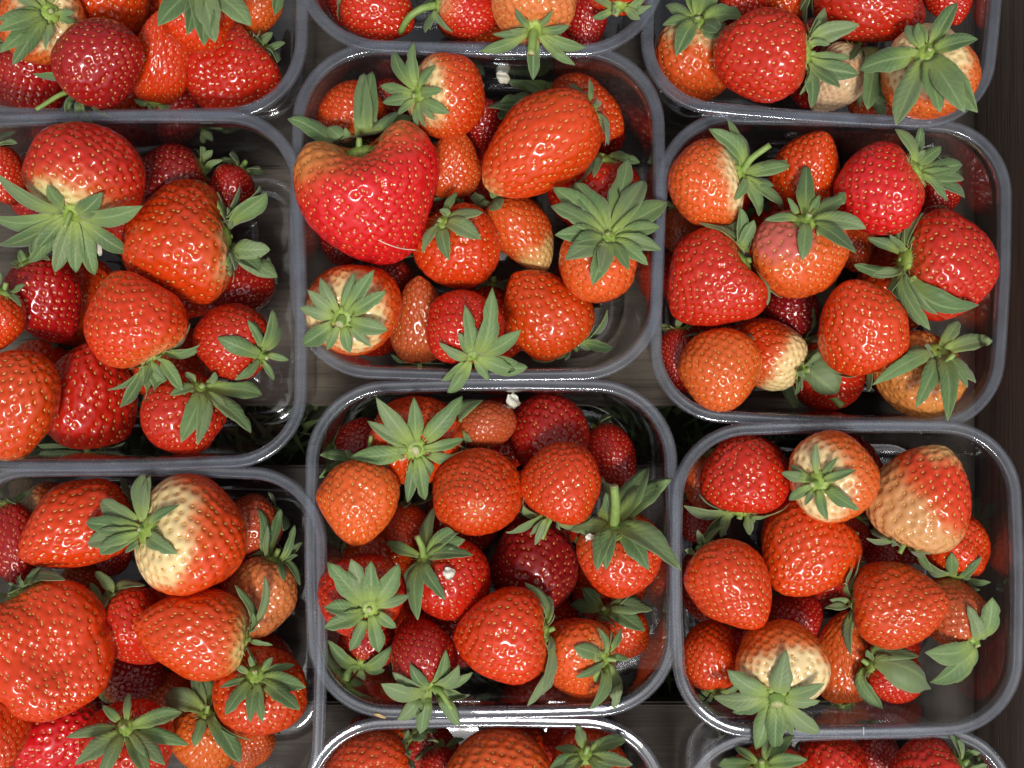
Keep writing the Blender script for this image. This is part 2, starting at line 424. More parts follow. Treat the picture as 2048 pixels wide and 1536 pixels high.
def make_punnet(key):
    l, r, t, b, rot, dz, rad = PUN[key]
    P = Pun(); P.key = key; P.z = dz
    c = pt((l + r) / 2, (t + b) / 2, dz); k = (HCAM - dz) / HCAM * SPX
    P.c = c[:2]; P.hx = (r - l) / 2 * k; P.hy = (b - t) / 2 * k; P.r = rad * k; P.rot = math.radians(rot)
    depth = dz - FLOOR
    root = link('punnet', None); tag(root, PLAB[key], 'punnet', 'clear plastic punnets set side by side in the crate')
    root.location = Vector((c[0], c[1], FLOOR)) * MM; root.rotation_euler = (0, 0, P.rot)
    top = depth                                                  # local z of rim
    rim = [(0.15, top - 2.6), (0.0, top - 0.9), (0.06, top - 0.3), (0.3, top), (0.75, top - 0.03), (1.4, top - 0.14), (2.1, top - 0.18), (2.9, top - 0.12), (3.45, top), (3.75, top - 0.16), (3.95, top - 0.8), (4.1, top - 2.2)]
    V, Q = sweep(P, rim, 0.55)
    o = link('rim', mesh_np('rim', V * MM, Q, mat=M_RIM), root)
    wl = [(4.12, top - 2.25), (4.3, top - 5.0), (4.6, top - 5.8)]
    zs = np.linspace(top - 8, 6, 9)
    wl += [(4.7 + TAPER * (top - 6 - z), z) for z in zs]
    ob = 4.7 + TAPER * (top - 12)
    wl += [(ob + 1.0, 3.2), (ob + 2.6, 1.4), (ob + 5, 0.75), (ob + 9, 0.7), (ob + 10.5, 1.9), (ob + 12, 2.2), (ob + 24, 2.2), (ob + 25, 1.4), (ob + 26, 1.4), (ob + 27, 2.2), (ob + 34, 2.2)]
    V, Q = sweep(P, wl, 0.4)
    n = len(outline(10, 10, 1))
    # close the base with one cap inside the innermost loop
    i0 = (len(wl) - 1) * n; cen = len(V); V = np.concatenate([V, [[0, 0, 2.4]]])
    j = np.arange(n); tri = np.stack([i0 + j, i0 + (j + 1) % n, np.full(n, cen)], 1)
    link('tub', mesh_np('tub', V * MM, Q, tri, mat=M_TUB), root)
    P.root = root
    PO[key] = P
for k in PUN: make_punnet(k)

def rr_sd(P, z, xy):
    """signed distance (mm, >0 outside) of points to the inner wall at height z, and outward direction"""
    d = xy - P.c; ca, sa = math.cos(-P.rot), math.sin(-P.rot)
    q = np.stack([d[:, 0] * ca - d[:, 1] * sa, d[:, 0] * sa + d[:, 1] * ca], 1)
    off = np.where(z > P.z - 3, 4.5, 5.1 + TAPER * np.clip(P.z - 6 - z, 0, None))
    off = np.where(z > P.z + 0.5, -40, off)                      # above the rim: free
    hx = P.hx - off; hy = P.hy - off; r = np.clip(P.r - off, 2, None)
    ax = np.abs(q[:, 0]) - hx + r; ay = np.abs(q[:, 1]) - hy + r
    mx = np.maximum(ax, 0); my = np.maximum(ay, 0); ln = np.hypot(mx, my)
    sd = ln + np.minimum(np.maximum(ax, ay), 0) - r
    gx = np.where(ln > 1e-6, mx, (ax > ay) * 1.0) * np.sign(q[:, 0]); gy = np.where(ln > 1e-6, my, (ax <= ay) * 1.0) * np.sign(q[:, 1])
    gl = np.hypot(gx, gy) + 1e-9; gx /= gl; gy /= gl
    ca, sa = math.cos(P.rot), math.sin(P.rot)
    return sd, np.stack([gx * ca - gy * sa, gx * sa + gy * ca], 1)

# ------------------------------------------------------------------ strawberry shapes (unit length and width)
KIND = {  # tip power, shoulder power, taper, shoulder hollow, lobes a2, a3, seeds
 'cone':  (1.18, 0.74, 0.55, 0.05, 0.04, 0.03, 330),
 'round': (0.92, 0.80, 0.22, 0.05, 0.04, 0.03, 310),
 'blunt': (0.80, 0.72, 0.35, 0.05, 0.07, 0.04, 330),
 'heart': (1.05, 0.62, 0.72, 0.11, 0.08, 0.03, 360),
 'long':  (1.10, 0.80, 0.42, 0.04, 0.06, 0.03, 430),
 'wedge': (0.72, 0.66, 0.55, 0.06, 0.16, 0.06, 360),
 'giant': (0.92, 0.62, 0.70, 0.17, 0.05, 0.03, 600),
 'fan':   (0.62, 0.70, 0.10, 0.06, 0.20, 0.09, 620),
}
NV = {'cone': 6, 'round': 5, 'blunt': 5, 'heart': 3, 'long': 3, 'wedge': 3, 'giant': 1, 'fan': 1}
def profile(kind, n=400):
    pt_, pc, tp, hol, _, _, _ = KIND[kind]
    s = np.linspace(0, np.pi, n); z = -0.5 * np.cos(s); u = z + 0.5
    p = pt_ + (pc - pt_) * u ** 1.2
    r = np.sin(s) ** p * (1 + tp * (u - 0.5) * 1.0)
    r = np.clip(r, 0, None); r = r / r.max() * 0.5
    return z, r
PROF = {k: profile(k) for k in KIND}
def make_variant(kind, idx):
    rg = np.random.default_rng(hash((len(kind), ord(kind[0]), idx)) % 100000)
    _, _, _, hol, a2, a3, ns = KIND[kind]
    z0, r0 = PROF[kind]
    arc = np.concatenate([[0], np.cumsum(np.hypot(np.diff(z0), np.diff(r0)))]); arc /= arc[-1]
    big = kind in ('giant', 'fan')
    nu, nv = (170, 280) if big else (118, 196)
    ph2, ph3, ph5 = rg.uniform(0, 6.28, 3)
    if kind == 'giant': ph2 = 0.4
    a2 = a2 * rg.uniform(.6, 1.3); a3 = a3 * rg.uniform(.5, 1.4); bx, by = rg.normal(0, 0.05, 2)
    pk = rg.uniform(0, 6.28, 6); am = rg.normal(0, 0.012, 6)
    def surf(a, th):
        z = np.interp(a, arc, z0); r = np.interp(a, arc, r0); u = z + 0.5
        f = 1 + a2 * np.cos(2 * (th - ph2)) * (0.4 + 0.6 * u) + a3 * np.cos(3 * th - ph3) * (1.1 - 0.6 * u)
        for i in range(6): f = f + am[i] * np.cos((i % 3 + 1) * th + pk[i] + z * (3 + 2 * i))
        rr = r * f
        # hollow round the calyx, shoulder height varies round the fruit
        top = np.clip((u - 0.5) * 2, 0, 1) ** 2
        zz = z - hol * np.exp(-(r / 0.17) ** 2) * (u > 0.5) + top * hol * (0.62 if kind == 'giant' else 0.35) * np.cos(2 * (th - ph2 + .4)) * np.clip(r * 3, 0, 1)
        x = rr * np.cos(th) + bx * (z * z * 4 - .4) * 1.0 * (1 - u * .5); y = rr * np.sin(th) + by * (z * z * 4 - .4) * (1 - u * .5)
        if kind == 'fan':                                        # a crease folds the flat fruit across its middle
            zz = zz; cr = np.exp(-((z - (-0.12) + 0.25 * x) / 0.055) ** 2); x = x * (1 - 0.04 * cr); y = y * (1 - 0.09 * cr)
        return np.stack([x, y, zz], -1)
    # seeds: phyllotaxis over equal areas
    aa = np.linspace(0.015, 0.93, 2000); rr = np.interp(aa, arc, r0); ca = np.cumsum(rr); ca /= ca[-1]
    i = np.arange(ns) + 0.5
    sa = np.interp(i / ns, ca, aa) + rg.normal(0, 0.0045, ns); sth = np.arange(ns) * 2.399963 + rg.normal(0, 0.05, ns)
    SP = surf(sa, sth)
    A, T = np.meshgrid(np.linspace(0, 1, nu), np.arange(nv) / nv * 2 * np.pi, indexing='ij')
    V = surf(A, T).reshape(-1, 3)
    area = 4 * np.pi * 0.2; sp = math.sqrt(area / ns)           # mean spacing
    d1 = np.full(len(V), 9.0)
    for k0 in range(0, len(V), 4000):
        d = np.linalg.norm(V[k0:k0 + 4000, None, :] - SP[None], axis=2); d1[k0:k0 + 4000] = d.min(1)
    pit = np.exp(-(d1 / (sp * 0.37)) ** 2)
    # outward normals of the smooth surface
    e = 1e-3
    du = surf(np.clip(A + e, 0, 1), T) - surf(np.clip(A - e, 0, 1), T); dv = surf(A, T + e) - surf(A, T - e)
    Nn = np.cross(dv.reshape(-1, 3), du.reshape(-1, 3)); Nn /= (np.linalg.norm(Nn, axis=1)[:, None] + 1e-12)
    cen = np.array([0, 0, 0]); flip = np.sign(((V - cen) * Nn).sum(1)); Nn *= np.where(flip == 0, 1, flip)[:, None]
    depth = sp * 0.27
    fade = np.clip(np.minimum(A / 0.02, (0.985 - A) / 0.03), 0, 1).reshape(-1)
    V2 = V - Nn * (depth * pit * fade)[:, None]
    me = mesh_np('flesh', V2, grid_quads(nu, nv, True)[:, ::-1], mat=M_FLESH)
    fattr(me, 'axial', (V[:, 2] + 0.5)); fattr(me, 'pit', pit * fade)
    # seeds: small pointed ellipsoids resting in their pits
    e = 2e-3
    su = surf(sa + e, sth) - surf(sa - e, sth); sv = surf(sa, sth + e) - surf(sa, sth - e)
    U = su / (np.linalg.norm(su, axis=1)[:, None] + 1e-9); Nn = np.cross(sv, su); Nn /= (np.linalg.norm(Nn, axis=1)[:, None] + 1e-9)
    Nn *= np.sign((SP * Nn).sum(1))[:, None]; W_ = np.cross(Nn, U)
    rings = [(-1, 0), (-.55, .8), (0.1, 1.0), (.7, .62), (1, 0)]
    LV = []; LQ = []; ta = []; kk = 0
    for i in range(ns):
        ln = sp * rg.uniform(0.15, 0.25); wd = ln * rg.uniform(.52, .66); tone = rg.random()
        c = SP[i] - Nn[i] * depth * 0.86
        for (u, rr_) in rings:
            for q in range(6):
                a = q * math.pi / 3
                LV.append(c + U[i] * u * ln + W_[i] * rr_ * wd * math.cos(a) + Nn[i] * rr_ * wd * 0.62 * math.sin(a)); ta.append(tone)
        LQ.append(grid_quads(5, 6, True, kk)); kk += 30
    ms = mesh_np('seeds', np.array(LV), np.concatenate(LQ), mat=M_SEED); fattr(ms, 'tone', ta)
    return me, ms
VARI = {}
for k in KIND:
    for i in range(NV[k]): VARI[(k, i)] = make_variant(k, i)

# calyx hub, stamens and stub shared meshes (unit = 1 mm)
def hub_mesh():
    V = []; n = 18
    for a, h in ((4.4, -1.9), (4.8, -0.7), (4.2, .35), (2.7, 1.05), (1.4, 1.25), (0.02, 1.1)):
        for j in range(n):
            t = j / n * 6.2832; rr = a * (1 + .07 * math.cos(5 * t) + R.uniform(-.03, .03)); V.append((rr * math.cos(t), rr * math.sin(t), h))
    return mesh_np('calyx', np.array(V) * MM, grid_quads(6, n, True), mat=M_HUB)
HUB = hub_mesh()
def stamen_mesh(sd):
    rg = random.Random(sd); V = []; T = []; k = 0
    for i in range(34):
        a = i / 34 * 6.2832 + rg.uniform(-.1, .1); ln = rg.uniform(1.6, 3.4); el = rg.uniform(-.5, .5)
        d = np.array([math.cos(a) * math.cos(el), math.sin(a) * math.cos(el), math.sin(el)]); s = np.array([-math.sin(a), math.cos(a), 0]); u = np.cross(d, s)
        b = np.array([math.cos(a) * 4.3, math.sin(a) * 4.3, -.5]); e_ = b + d * ln
        for q in range(3):
            t = q * 2.094; V.append(b + .22 * (s * math.cos(t) + u * math.sin(t)))
        for q in range(3):
            t = q * 2.094; V.append(e_ + .14 * (s * math.cos(t) + u * math.sin(t)))
        V.append(e_ + d * .35)
        for q in range(3):
            q2 = (q + 1) % 3
            T += [(k + q, k + q2, k + 3 + q2), (k + q, k + 3 + q2, k + 3 + q), (k + 3 + q, k + 3 + q2, k + 6)]
        k += 7
    return mesh_np('stamens', np.array(V) * MM, tris=T, mat=M_STAMEN)
STAM = [stamen_mesh(i) for i in range(4)]

COLS = {  # main, pale, seed
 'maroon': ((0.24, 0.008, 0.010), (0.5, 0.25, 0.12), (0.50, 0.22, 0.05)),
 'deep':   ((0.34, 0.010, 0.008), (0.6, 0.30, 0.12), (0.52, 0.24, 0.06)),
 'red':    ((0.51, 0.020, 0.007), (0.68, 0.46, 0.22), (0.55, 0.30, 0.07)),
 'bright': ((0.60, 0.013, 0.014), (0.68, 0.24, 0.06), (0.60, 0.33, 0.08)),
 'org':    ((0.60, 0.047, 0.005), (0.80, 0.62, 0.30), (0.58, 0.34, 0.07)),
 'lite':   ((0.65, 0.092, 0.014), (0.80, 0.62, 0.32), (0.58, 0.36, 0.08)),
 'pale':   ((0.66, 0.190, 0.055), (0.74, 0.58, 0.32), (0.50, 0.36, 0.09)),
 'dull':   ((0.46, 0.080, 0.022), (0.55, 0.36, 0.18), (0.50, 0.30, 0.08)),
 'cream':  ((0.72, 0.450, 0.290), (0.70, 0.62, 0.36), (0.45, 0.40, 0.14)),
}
BER = []
def b(p, x, y, L, W, ang, tilt, layer, kind, colr, label, tips=None, stem=None, ps=None, tp=-0.3, patch=(0, 0, 0), n=9, sl=1.0, sw=1.0, dz=0.0, roll=None, stub=None, filler=False, pc=None):
    BER.append(dict(p=p, x=x, y=y, L=L, W=W, ang=ang, tilt=tilt, layer=layer, kind=kind, col=colr, label=label, tips=tips, stem=stem,
                    ps=ps, tp=tp, patch=patch, n=n, sl=sl, sw=sw, dz=dz, roll=roll, stub=stub, filler=filler, pc=pc))
# ---- P1
b('P1', 85, 48, 165, 172, 60, 72, 0, 'round', 'lite', 'light orange strawberry under a spread rosette with ring-shaped hub', tips=[(20,-15),(-5,40),(-5,62),(0,105),(25,130),(95,105),(150,25),(110,-35),(60,-40),(160,55)], ps=.8)
b('P1', 222, 2, 165, 158, 90, 25, 0, 'round', 'org', 'glossy orange-red strawberry behind the dark thin-stemmed one', ps=.8)
b('P1', 202, 138, 170, 178, 228, -28, 0, 'blunt', 'deep', 'dark red strawberry trailing a thin pale stem from beneath it', tips=[(105,155),(65,148),(110,110),(150,235),(190,255),(225,235),(130,225)], stem=[(118,190,3),(72,220,5)], stub=(.9,.9), dz=7)
b('P1', 322, 112, 195, 112, 258, -12, 1, 'long', 'org', 'narrow orange strawberry wedged between two dark red berries', tips=[(282,140),(340,212),(300,220),(270,200)])
b('P1', 452, 142, 172, 168, 38, -8, 0, 'wedge', 'red', 'broad red strawberry with its leafy end against the wall', tips=[(570,85),(545,65),(555,125),(520,60),(545,140)], dz=-3)
b('P1', 62, 165, 165, 150, 110, 10, 1, 'cone', 'deep', 'dark glossy red strawberry half under the ring-hub rosette', n=6)
b('P1', 392, 30, 165, 150, 80, 48, 0, 'round', 'org', 'strawberry mostly covered by a drooping rosette of broad sepals', tips=[(315,52),(375,70),(408,92),(430,85),(502,52),(470,-20),(330,-10),(400,-60)], sw=1.15, dz=3)
b('P1', 512, 25, 130, 90, 60, 5, 1, 'cone', 'lite', 'small orange strawberry squeezed by the wall behind the drooping rosette', tips=[(550,30),(560,5),(540,-20)])
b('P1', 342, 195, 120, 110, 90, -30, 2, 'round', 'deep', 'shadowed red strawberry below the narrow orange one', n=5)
# ---- P2
b('P2', 760, 18, 155, 140, 150, -15, 1, 'cone', 'red', 'dark red strawberry with bright ring glint near the curved stem', n=6)
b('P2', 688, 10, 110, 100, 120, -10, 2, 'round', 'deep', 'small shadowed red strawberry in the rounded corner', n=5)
b('P2', 938, 20, 130, 116, 172, 8, 0, 'blunt', 'red', 'red strawberry with white shoulder and a curved green stem', tips=[(860,60),(845,-10),(850,65),(880,-30),(905,55)], stem=[(845,15,2),(815,35,1),(801,65,-6)], ps=.86, stub=(1.3,1.3))
b('P2', 1068, 2, 165, 178, 270, 42, 0, 'round', 'pale', 'pale seedy strawberry hanging its calyx and stem over the rim', tips=[(960,102),(985,68),(1030,18),(1105,22),(1140,50),(1172,95),(1150,130),(1066,160),(1020,60)], stem=[(1066,75,3),(1062,108,5)], stub=(1.6,1.6), dz=6, sw=.9, ps=.95, tp=.1)
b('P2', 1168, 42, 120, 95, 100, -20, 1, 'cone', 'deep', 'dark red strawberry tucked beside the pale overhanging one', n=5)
b('P2', 1250, -45, 150, 140, 275, 32, 0, 'round', 'org', 'strawberry whose dark sepals point at the rounded corner', tips=[(1185,35),(1225,25),(1280,38),(1305,10),(1215,-20),(1300,-30)], stub=(4,1.4))
# ---- P3
b('P3', 1390, 122, 180, 165, 88, 30, 1, 'round', 'lite', 'light orange strawberry under very large oval sepals in the corner', tips=[(1352,112),(1440,65),(1380,-40),(1330,10),(1325,50),(1450,85),(1485,35),(1420,-30)], sw=1.45, sl=1.3, ps=.85, dz=4)
b('P3', 1522, 110, 188, 190, 2, 4, 0, 'blunt', 'red', 'big evenly red strawberry with leafy end towards the unripe berry', tips=[(1640,38),(1718,48),(1660,88),(1716,150),(1680,175),(1622,215),(1600,190),(1650,15),(1700,115)], dz=5)
b('P3', 1742, 5, 225, 165, 160, -8, 0, 'long', 'red', 'long red strawberry lying across behind the unripe cream one', tips=[(1612,50),(1640,5),(1600,20),(1650,45)], dz=-4)
b('P3', 1490, -15, 120, 110, 100, -10, 1, 'round', 'red', 'red strawberry behind the oval sepals', n=5)
b('P3', 1568, -5, 130, 110, 80, -30, 1, 'cone', 'org', 'orange-red strawberry behind the big evenly red one', n=5)
b('P3', 1672, 160, 150, 112, 60, 0, 1, 'cone', 'cream', 'unripe cream strawberry with a faint pink blush', tips=[(1740,150),(1755,190),(1735,225),(1700,120),(1760,110),(1745,135)], ps=.75)
b('P3', 1862, 150, 175, 186, 105, 62, 0, 'round', 'lite', 'light orange strawberry under a big star of broad sepals', tips=[(1812,50),(1915,5),(1955,78),(1955,225),(1880,225),(1792,250),(1758,110),(1718,140),(1930,225),(1835,45)], sw=1.35, ps=.7, dz=9)
b('P3', 1905, 0, 110, 95, 120, -20, 1, 'cone', 'red', 'small red strawberry behind the big star of sepals', n=5)
b('P3', 1755, 205, 120, 110, 120, 30, 2, 'round', 'dull', 'dull strawberry under dark loose sepals beside the unripe cream one', tips=[(1735,180),(1790,215),(1720,215),(1760,155),(1800,195),(1770,235)])
# ---- P4
b('P4', 172, 345, 195, 232, 250, 26, 0, 'round', 'red', 'large strawberry with pale green shoulder under long sprawling sepals', tips=[(-10,345),(-20,430),(-5,490),(65,505),(60,525),(110,545),(152,545),(190,550),(262,505),(285,412),(205,385),(95,370)], stem=[(140,425,5),(130,455,6)], stub=(.9,.9), ps=.84, sl=1.35, sw=1.1, dz=8, patch=(.05,-.15,0), pc=(.70,.62,.28))
b('P4', 340, 345, 140, 140, 20, -4, 1, 'round', 'maroon', 'very dark red strawberry with many glints behind two large ones', tips=[(385,290),(425,300),(445,320),(430,345),(400,285)], dz=9)
b('P4', 455, 385, 110, 95, 60, -10, 2, 'cone', 'deep', 'small dark strawberry low by the punnet wall', n=5)
b('P4', 352, 488, 215, 238, 8, 8, 0, 'wedge', 'org', 'very large orange strawberry with pale shoulder and upright leaf pair', tips=[(455,415),(480,372),(532,385),(520,372),(460,440),(540,500),(555,555),(520,545),(480,520),(470,540)], ps=.92, sl=1.2, sw=1.25, dz=5)
b('P4', 265, 632, 190, 200, 300, -2, 0, 'cone', 'org', 'orange strawberry with a white band above a dark drooping calyx', tips=[(215,780),(240,815),(285,770),(300,800),(330,760),(365,780),(395,700),(375,650),(350,790),(400,690)], ps=.93, dz=6, sl=1.1)
b('P4', 92, 605, 180, 152, 112, 8, 1, 'cone', 'deep', 'dark red strawberry under the sprawling sepals', tips=[(20,525),(60,490),(100,520),(40,500)])
b('P4', -12, 640, 130, 120, 70, 20, 0, 'round', 'org', 'small orange strawberry with two narrow sepals beside the dark one', tips=[(50,570),(42,612),(0,545),(20,590),(-40,560)], sw=.8)
b('P4', 22, 812, 225, 195, 235, -42, 0, 'blunt', 'org', 'large orange-red strawberry turned tip up against the bright-streaked rim', patch=(.15,-.35,0), ps=1.0)
b('P4', 180, 785, 220, 190, 268, -16, 1, 'cone', 'red', 'big dark red strawberry with sepals squashed against the front wall', tips=[(75,890),(110,900),(150,885),(205,905),(250,885),(230,895)])
b('P4', 362, 828, 160, 172, 55, 38, 1, 'round', 'red', 'red strawberry topped by pointed sepals next to the front wall', tips=[(362,885),(395,890),(455,835),(502,865),(525,790),(430,745),(370,745),(355,775),(340,790)], sl=1.1, sw=1.15, dz=4)
b('P4', 462, 682, 152, 152, 335, 30, 1, 'round', 'red', 'dark red strawberry with yellow-green rosette against the wall', tips=[(450,680),(495,640),(545,620),(560,650),(578,720),(548,760),(495,745),(470,760),(505,660)], dz=2)
b('P4', 482, 572, 130, 120, 40, -20, 2, 'round', 'deep', 'dark strawberry in the shade under the very large orange one', n=5, dz=7)
b('P4', 5, 355, 120, 90, 110, -10, 1, 'cone', 'red', 'red strawberry beside the pale green shouldered one', n=5)
# ---- P5
b('P5', 672, 200, 122, 138, 285, 2, 1, 'round', 'org', 'small orange strawberry with pale shoulder in the back corner', ps=.8, n=5)
b('P5', 785, 168, 100, 95, 200, 0, 2, 'round', 'deep', 'dark red strawberry between the corner one and the cream-shouldered one', n=5)
b('P5', 897, 175, 145, 168, 178, 36, 0, 'round', 'org', 'orange strawberry with cream shoulder and a rosette turned sideways', tips=[(788,98),(828,85),(760,172),(765,205),(795,230),(835,262),(852,255),(898,225),(885,180),(870,130),(780,185),(870,240)], ps=.80, dz=4)
b('P5', 744, 405, 262, 282, 104, 10, 0, 'giant', 'bright', 'giant heart-shaped bright red strawberry', tips=[(728,145),(745,142),(610,318),(575,238),(630,270),(830,235),(800,222),(690,255),(655,255)], ps=1.0, dz=8, roll=0.0, sw=1.1, patch=(-.35,.2,0))
b('P5', 905, 325, 140, 112, 265, -12, 1, 'cone', 'lite', 'light orange strawberry squeezed beside the giant heart', n=5)
b('P5', 962, 248, 100, 100, 120, -10, 2, 'round', 'deep', 'dark wine-red strawberry behind the long seedy one', n=5)
b('P5', 1078, 295, 270, 192, 36, -12, 0, 'long', 'org', 'long dense-seeded strawberry with a yellowish tip and no calyx showing', tp=.02, dz=5, n=6)
b('P5', 1170, 205, 172, 132, 155, -2, 1, 'cone', 'org', 'orange-red strawberry pointing its tip at the wall', tips=[(985,130),(975,215),(1000,205),(1100,165),(1050,170),(1095,195),(980,240)], sw=1.1, sl=1.2, dz=9)
b('P5', 918, 498, 165, 172, 122, 40, 0, 'round', 'org', 'orange-red strawberry with a small pale-hubbed rosette beside the giant heart', tips=[(915,385),(965,425),(962,478),(898,520),(845,505),(870,450),(880,420)], dz=1)
b('P5', 1045, 470, 175, 122, 128, -6, 1, 'cone', 'lite', 'light orange strawberry with a pale green tip', tips=[(935,385),(980,375),(1005,420),(960,410),(1060,385)], tp=.28)
b('P5', 1240, 392, 160, 190, 80, 15, 1, 'blunt', 'red', 'red strawberry under the largest rosette by the wall', tips=[(1255,310),(1280,325),(1190,350),(1150,380)], dz=14)
b('P5', 1192, 522, 170, 166, 62, 52, 0, 'round', 'lite', 'light orange strawberry wearing the largest many-lobed rosette', tips=[(1105,375),(1150,365),(1102,412),(1110,470),(1145,490),(1130,520),(1185,570),(1200,545),(1258,540),(1296,530),(1322,500),(1320,455),(1335,405),(1258,315),(1180,380),(1290,360)], sw=1.25, sl=1.4, dz=4)
b('P5', 696, 620, 175, 190, 220, 68, 0, 'round', 'org', 'orange-red strawberry with a star rosette overlapping the side rim', tips=[(640,555),(708,545),(748,540),(772,582),(776,660),(742,692),(655,700),(605,690),(598,615),(615,580),(700,705),(712,545)], sw=1.15, ps=.75, stub=(3.5,1.8))
b('P5', 782, 562, 90, 90, 90, -10, 2, 'round', 'deep', 'dark strawberry deep between the giant heart and the star rosette', n=5)
b('P5', 838, 638, 185, 112, 270, -22, 1, 'cone', 'dull', 'dull orange strawberry between the star rosette and curled-stem berry', n=5)
b('P5', 925, 652, 148, 155, 288, 32, 0, 'round', 'red', 'red strawberry with curled whitish stem and sepals over the rim', tips=[(985,575),(930,610),(1042,660),(1055,735),(1030,740),(978,760),(895,785),(882,762),(878,685),(920,670)], stem=[(955,690,3),(965,680,4),(935,700,5)], stub=(1.6,1.6), sw=1.15, dz=5)
b('P5', 1085, 622, 195, 172, 312, -16, 0, 'cone', 'org', 'orange-red conical strawberry with its leafy end near the front corner', tips=[(1215,620),(1200,660),(1225,695),(1080,705),(1130,720),(1180,700),(1160,665)], dz=2)
b('P5', 645, 478, 110, 90, 90, -20, 2, 'round', 'maroon', 'dark strawberry hidden beside the giant heart at the side wall', n=5)
# ---- P6
b('P6', 1408, 365, 150, 178, 16, 12, 0, 'round', 'lite', 'light orange strawberry with a straight cut pale green stem', tips=[(1418,258),(1455,238),(1482,268),(1580,330),(1575,322),(1548,372),(1568,420),(1518,432),(1470,400),(1450,300)], stem=[(1500,318,4),(1540,290,7)], stub=(1.2,1.2), ps=.78, dz=4)
b('P6', 1618, 338, 172, 142, 255, -30, 1, 'cone', 'org', 'plain orange-red strawberry without visible calyx behind the upright sepals', n=5, dz=4)
b('P6', 1756, 382, 172, 182, 30, 4, 0, 'round', 'bright', 'bright red strawberry with fresh light sepals at its far side', tips=[(1790,258),(1840,252),(1882,292),(1905,340),(1928,358),(1930,395),(1895,402),(1850,300),(1925,330)], dz=4)
b('P6', 1878, 385, 95, 90, 60, -10, 2, 'round', 'deep', 'small dark strawberry under the fresh light sepals by the wall', n=5)
b('P6', 1600, 512, 172, 188, 82, 34, 0, 'blunt', 'lite', 'orange strawberry with a bruised pink patch and upright pointed sepals', tips=[(1612,330),(1575,395),(1530,440),(1555,430),(1700,395),(1690,430),(1732,458),(1712,505),(1605,515),(1640,390),(1660,410)], dz=4, ps=.93, patch=(-.45,.3,.3), pc=(.62,.13,.10))
b('P6', 1418, 572, 188, 195, 35, 4, 0, 'heart', 'red', 'red strawberry with a stamen fringe beside the bruised one', tips=[(1398,445),(1440,430),(1480,415),(1508,440),(1538,478),(1575,580),(1545,560),(1535,610),(1460,420)], dz=4)
b('P6', 1352, 462, 90, 80, 90, -20, 2, 'round', 'dull', 'dull strawberry in the gap at the side wall', n=4)
b('P6', 1892, 532, 190, 215, 172, 28, 0, 'blunt', 'red', 'large red strawberry with tattered sepals near the crate board', tips=[(1812,435),(1845,425),(1735,475),(1708,530),(1745,550),(1770,605),(1805,630),(1860,660),(1838,650),(1948,582),(1872,608),(1888,490),(1780,470)], sw=.95, dz=4, ps=1.0)
b('P6', 1720, 648, 198, 180, 285, -28, 0, 'cone', 'org', 'orange-red strawberry resting highest with its tip up and no calyx', dz=8, n=6)
b('P6', 1582, 622, 110, 110, 90, -10, 2, 'round', 'maroon', 'very dark strawberry in the central hollow', n=4)
b('P6', 1530, 705, 165, 138, 335, 8, 0, 'round', 'org', 'orange strawberry with a greenish white side', ps=.62, dz=-4)
b('P6', 1436, 758, 165, 162, 92, -38, 0, 'round', 'lite', 'round orange strawberry with a dark sepal collar behind it', tips=[(1362,675),(1400,660),(1450,650),(1510,690),(1480,655),(1370,690)], dz=2)
b('P6', 1345, 712, 110, 80, 90, -5, 1, 'cone', 'deep', 'dark red strawberry pressed against the wall of the neighbouring punnet', n=4)
b('P6', 1655, 792, 150, 165, 140, 12, 1, 'blunt', 'red', 'red strawberry under a rosette with a long slanting green stem', tips=[(1612,615),(1632,640),(1560,700),(1550,780),(1595,830),(1630,800),(1675,765),(1665,740),(1580,690)], stem=[(1625,755,9),(1685,812,11)], stub=(1.5,1.5), dz=5)
b('P6', 1838, 775, 160, 178, 52, 42, 0, 'round', 'pale', 'pale orange strawberry with a wild rosette of long pointed sepals', tips=[(1918,642),(1985,682),(1952,765),(1935,775),(1895,842),(1832,815),(1745,770),(1765,725),(1850,690),(1800,705)], stem=[(1882,735,5),(1908,708,8)], stub=(1.1,1.1), dz=2, tp=.1)
b('P6', 1708, 495, 100, 90, 90, -10, 2, 'cone', 'org', 'small orange strawberry deep between bruised and tattered-sepal ones', n=4)
# ---- P7
b('P7', 75, 995, 110, 130, 200, -10, 2, 'round', 'dull', 'dull tan strawberry in the back shadow', ps=.5, n=4)
b('P7', 150, 1042, 235, 182, 25, -2, 1, 'cone', 'org', 'orange-red pointed strawberry leaning on the cream-shouldered giant', dz=6, n=5)
b('P7', 385, 1070, 212, 238, 172, 30, 0, 'round', 'org', 'large orange strawberry with broad cream shoulder and toothed sepals', tips=[(288,945),(202,1000),(172,1045),(175,1088),(200,1108),(250,1105),(358,1010),(352,1105),(300,950)], ps=.70, dz=6, sw=1.1)
b('P7', 8, 1082, 165, 100, 100, -10, 1, 'round', 'deep', 'dark red strawberry beside the pointed one', n=5)
b('P7', 500, 1052, 120, 120, 30, -20, 2, 'round', 'dull', 'shadowed orange strawberry at the corner behind the cream-shouldered giant', n=4)
b('P7', 522, 1195, 165, 135, 72, 10, 1, 'round', 'pale', 'pale peach strawberry with dark tousled sepals by the rim', tips=[(512,1030),(535,1050),(562,1018),(590,1050),(605,1085),(595,1110),(600,1170),(550,1150),(500,1115)], sw=.8, dz=4)
b('P7', 382, 1262, 225, 178, 352, -2, 0, 'cone', 'org', 'strawberry with a yellow-green shoulder lying over a darker red one', tips=[(470,1170),(528,1150),(505,1225),(525,1250),(510,1330),(545,1290),(490,1190)], ps=.88, sw=.55, dz=5, patch=(.1,.12,0), pc=(.62,.56,.2))
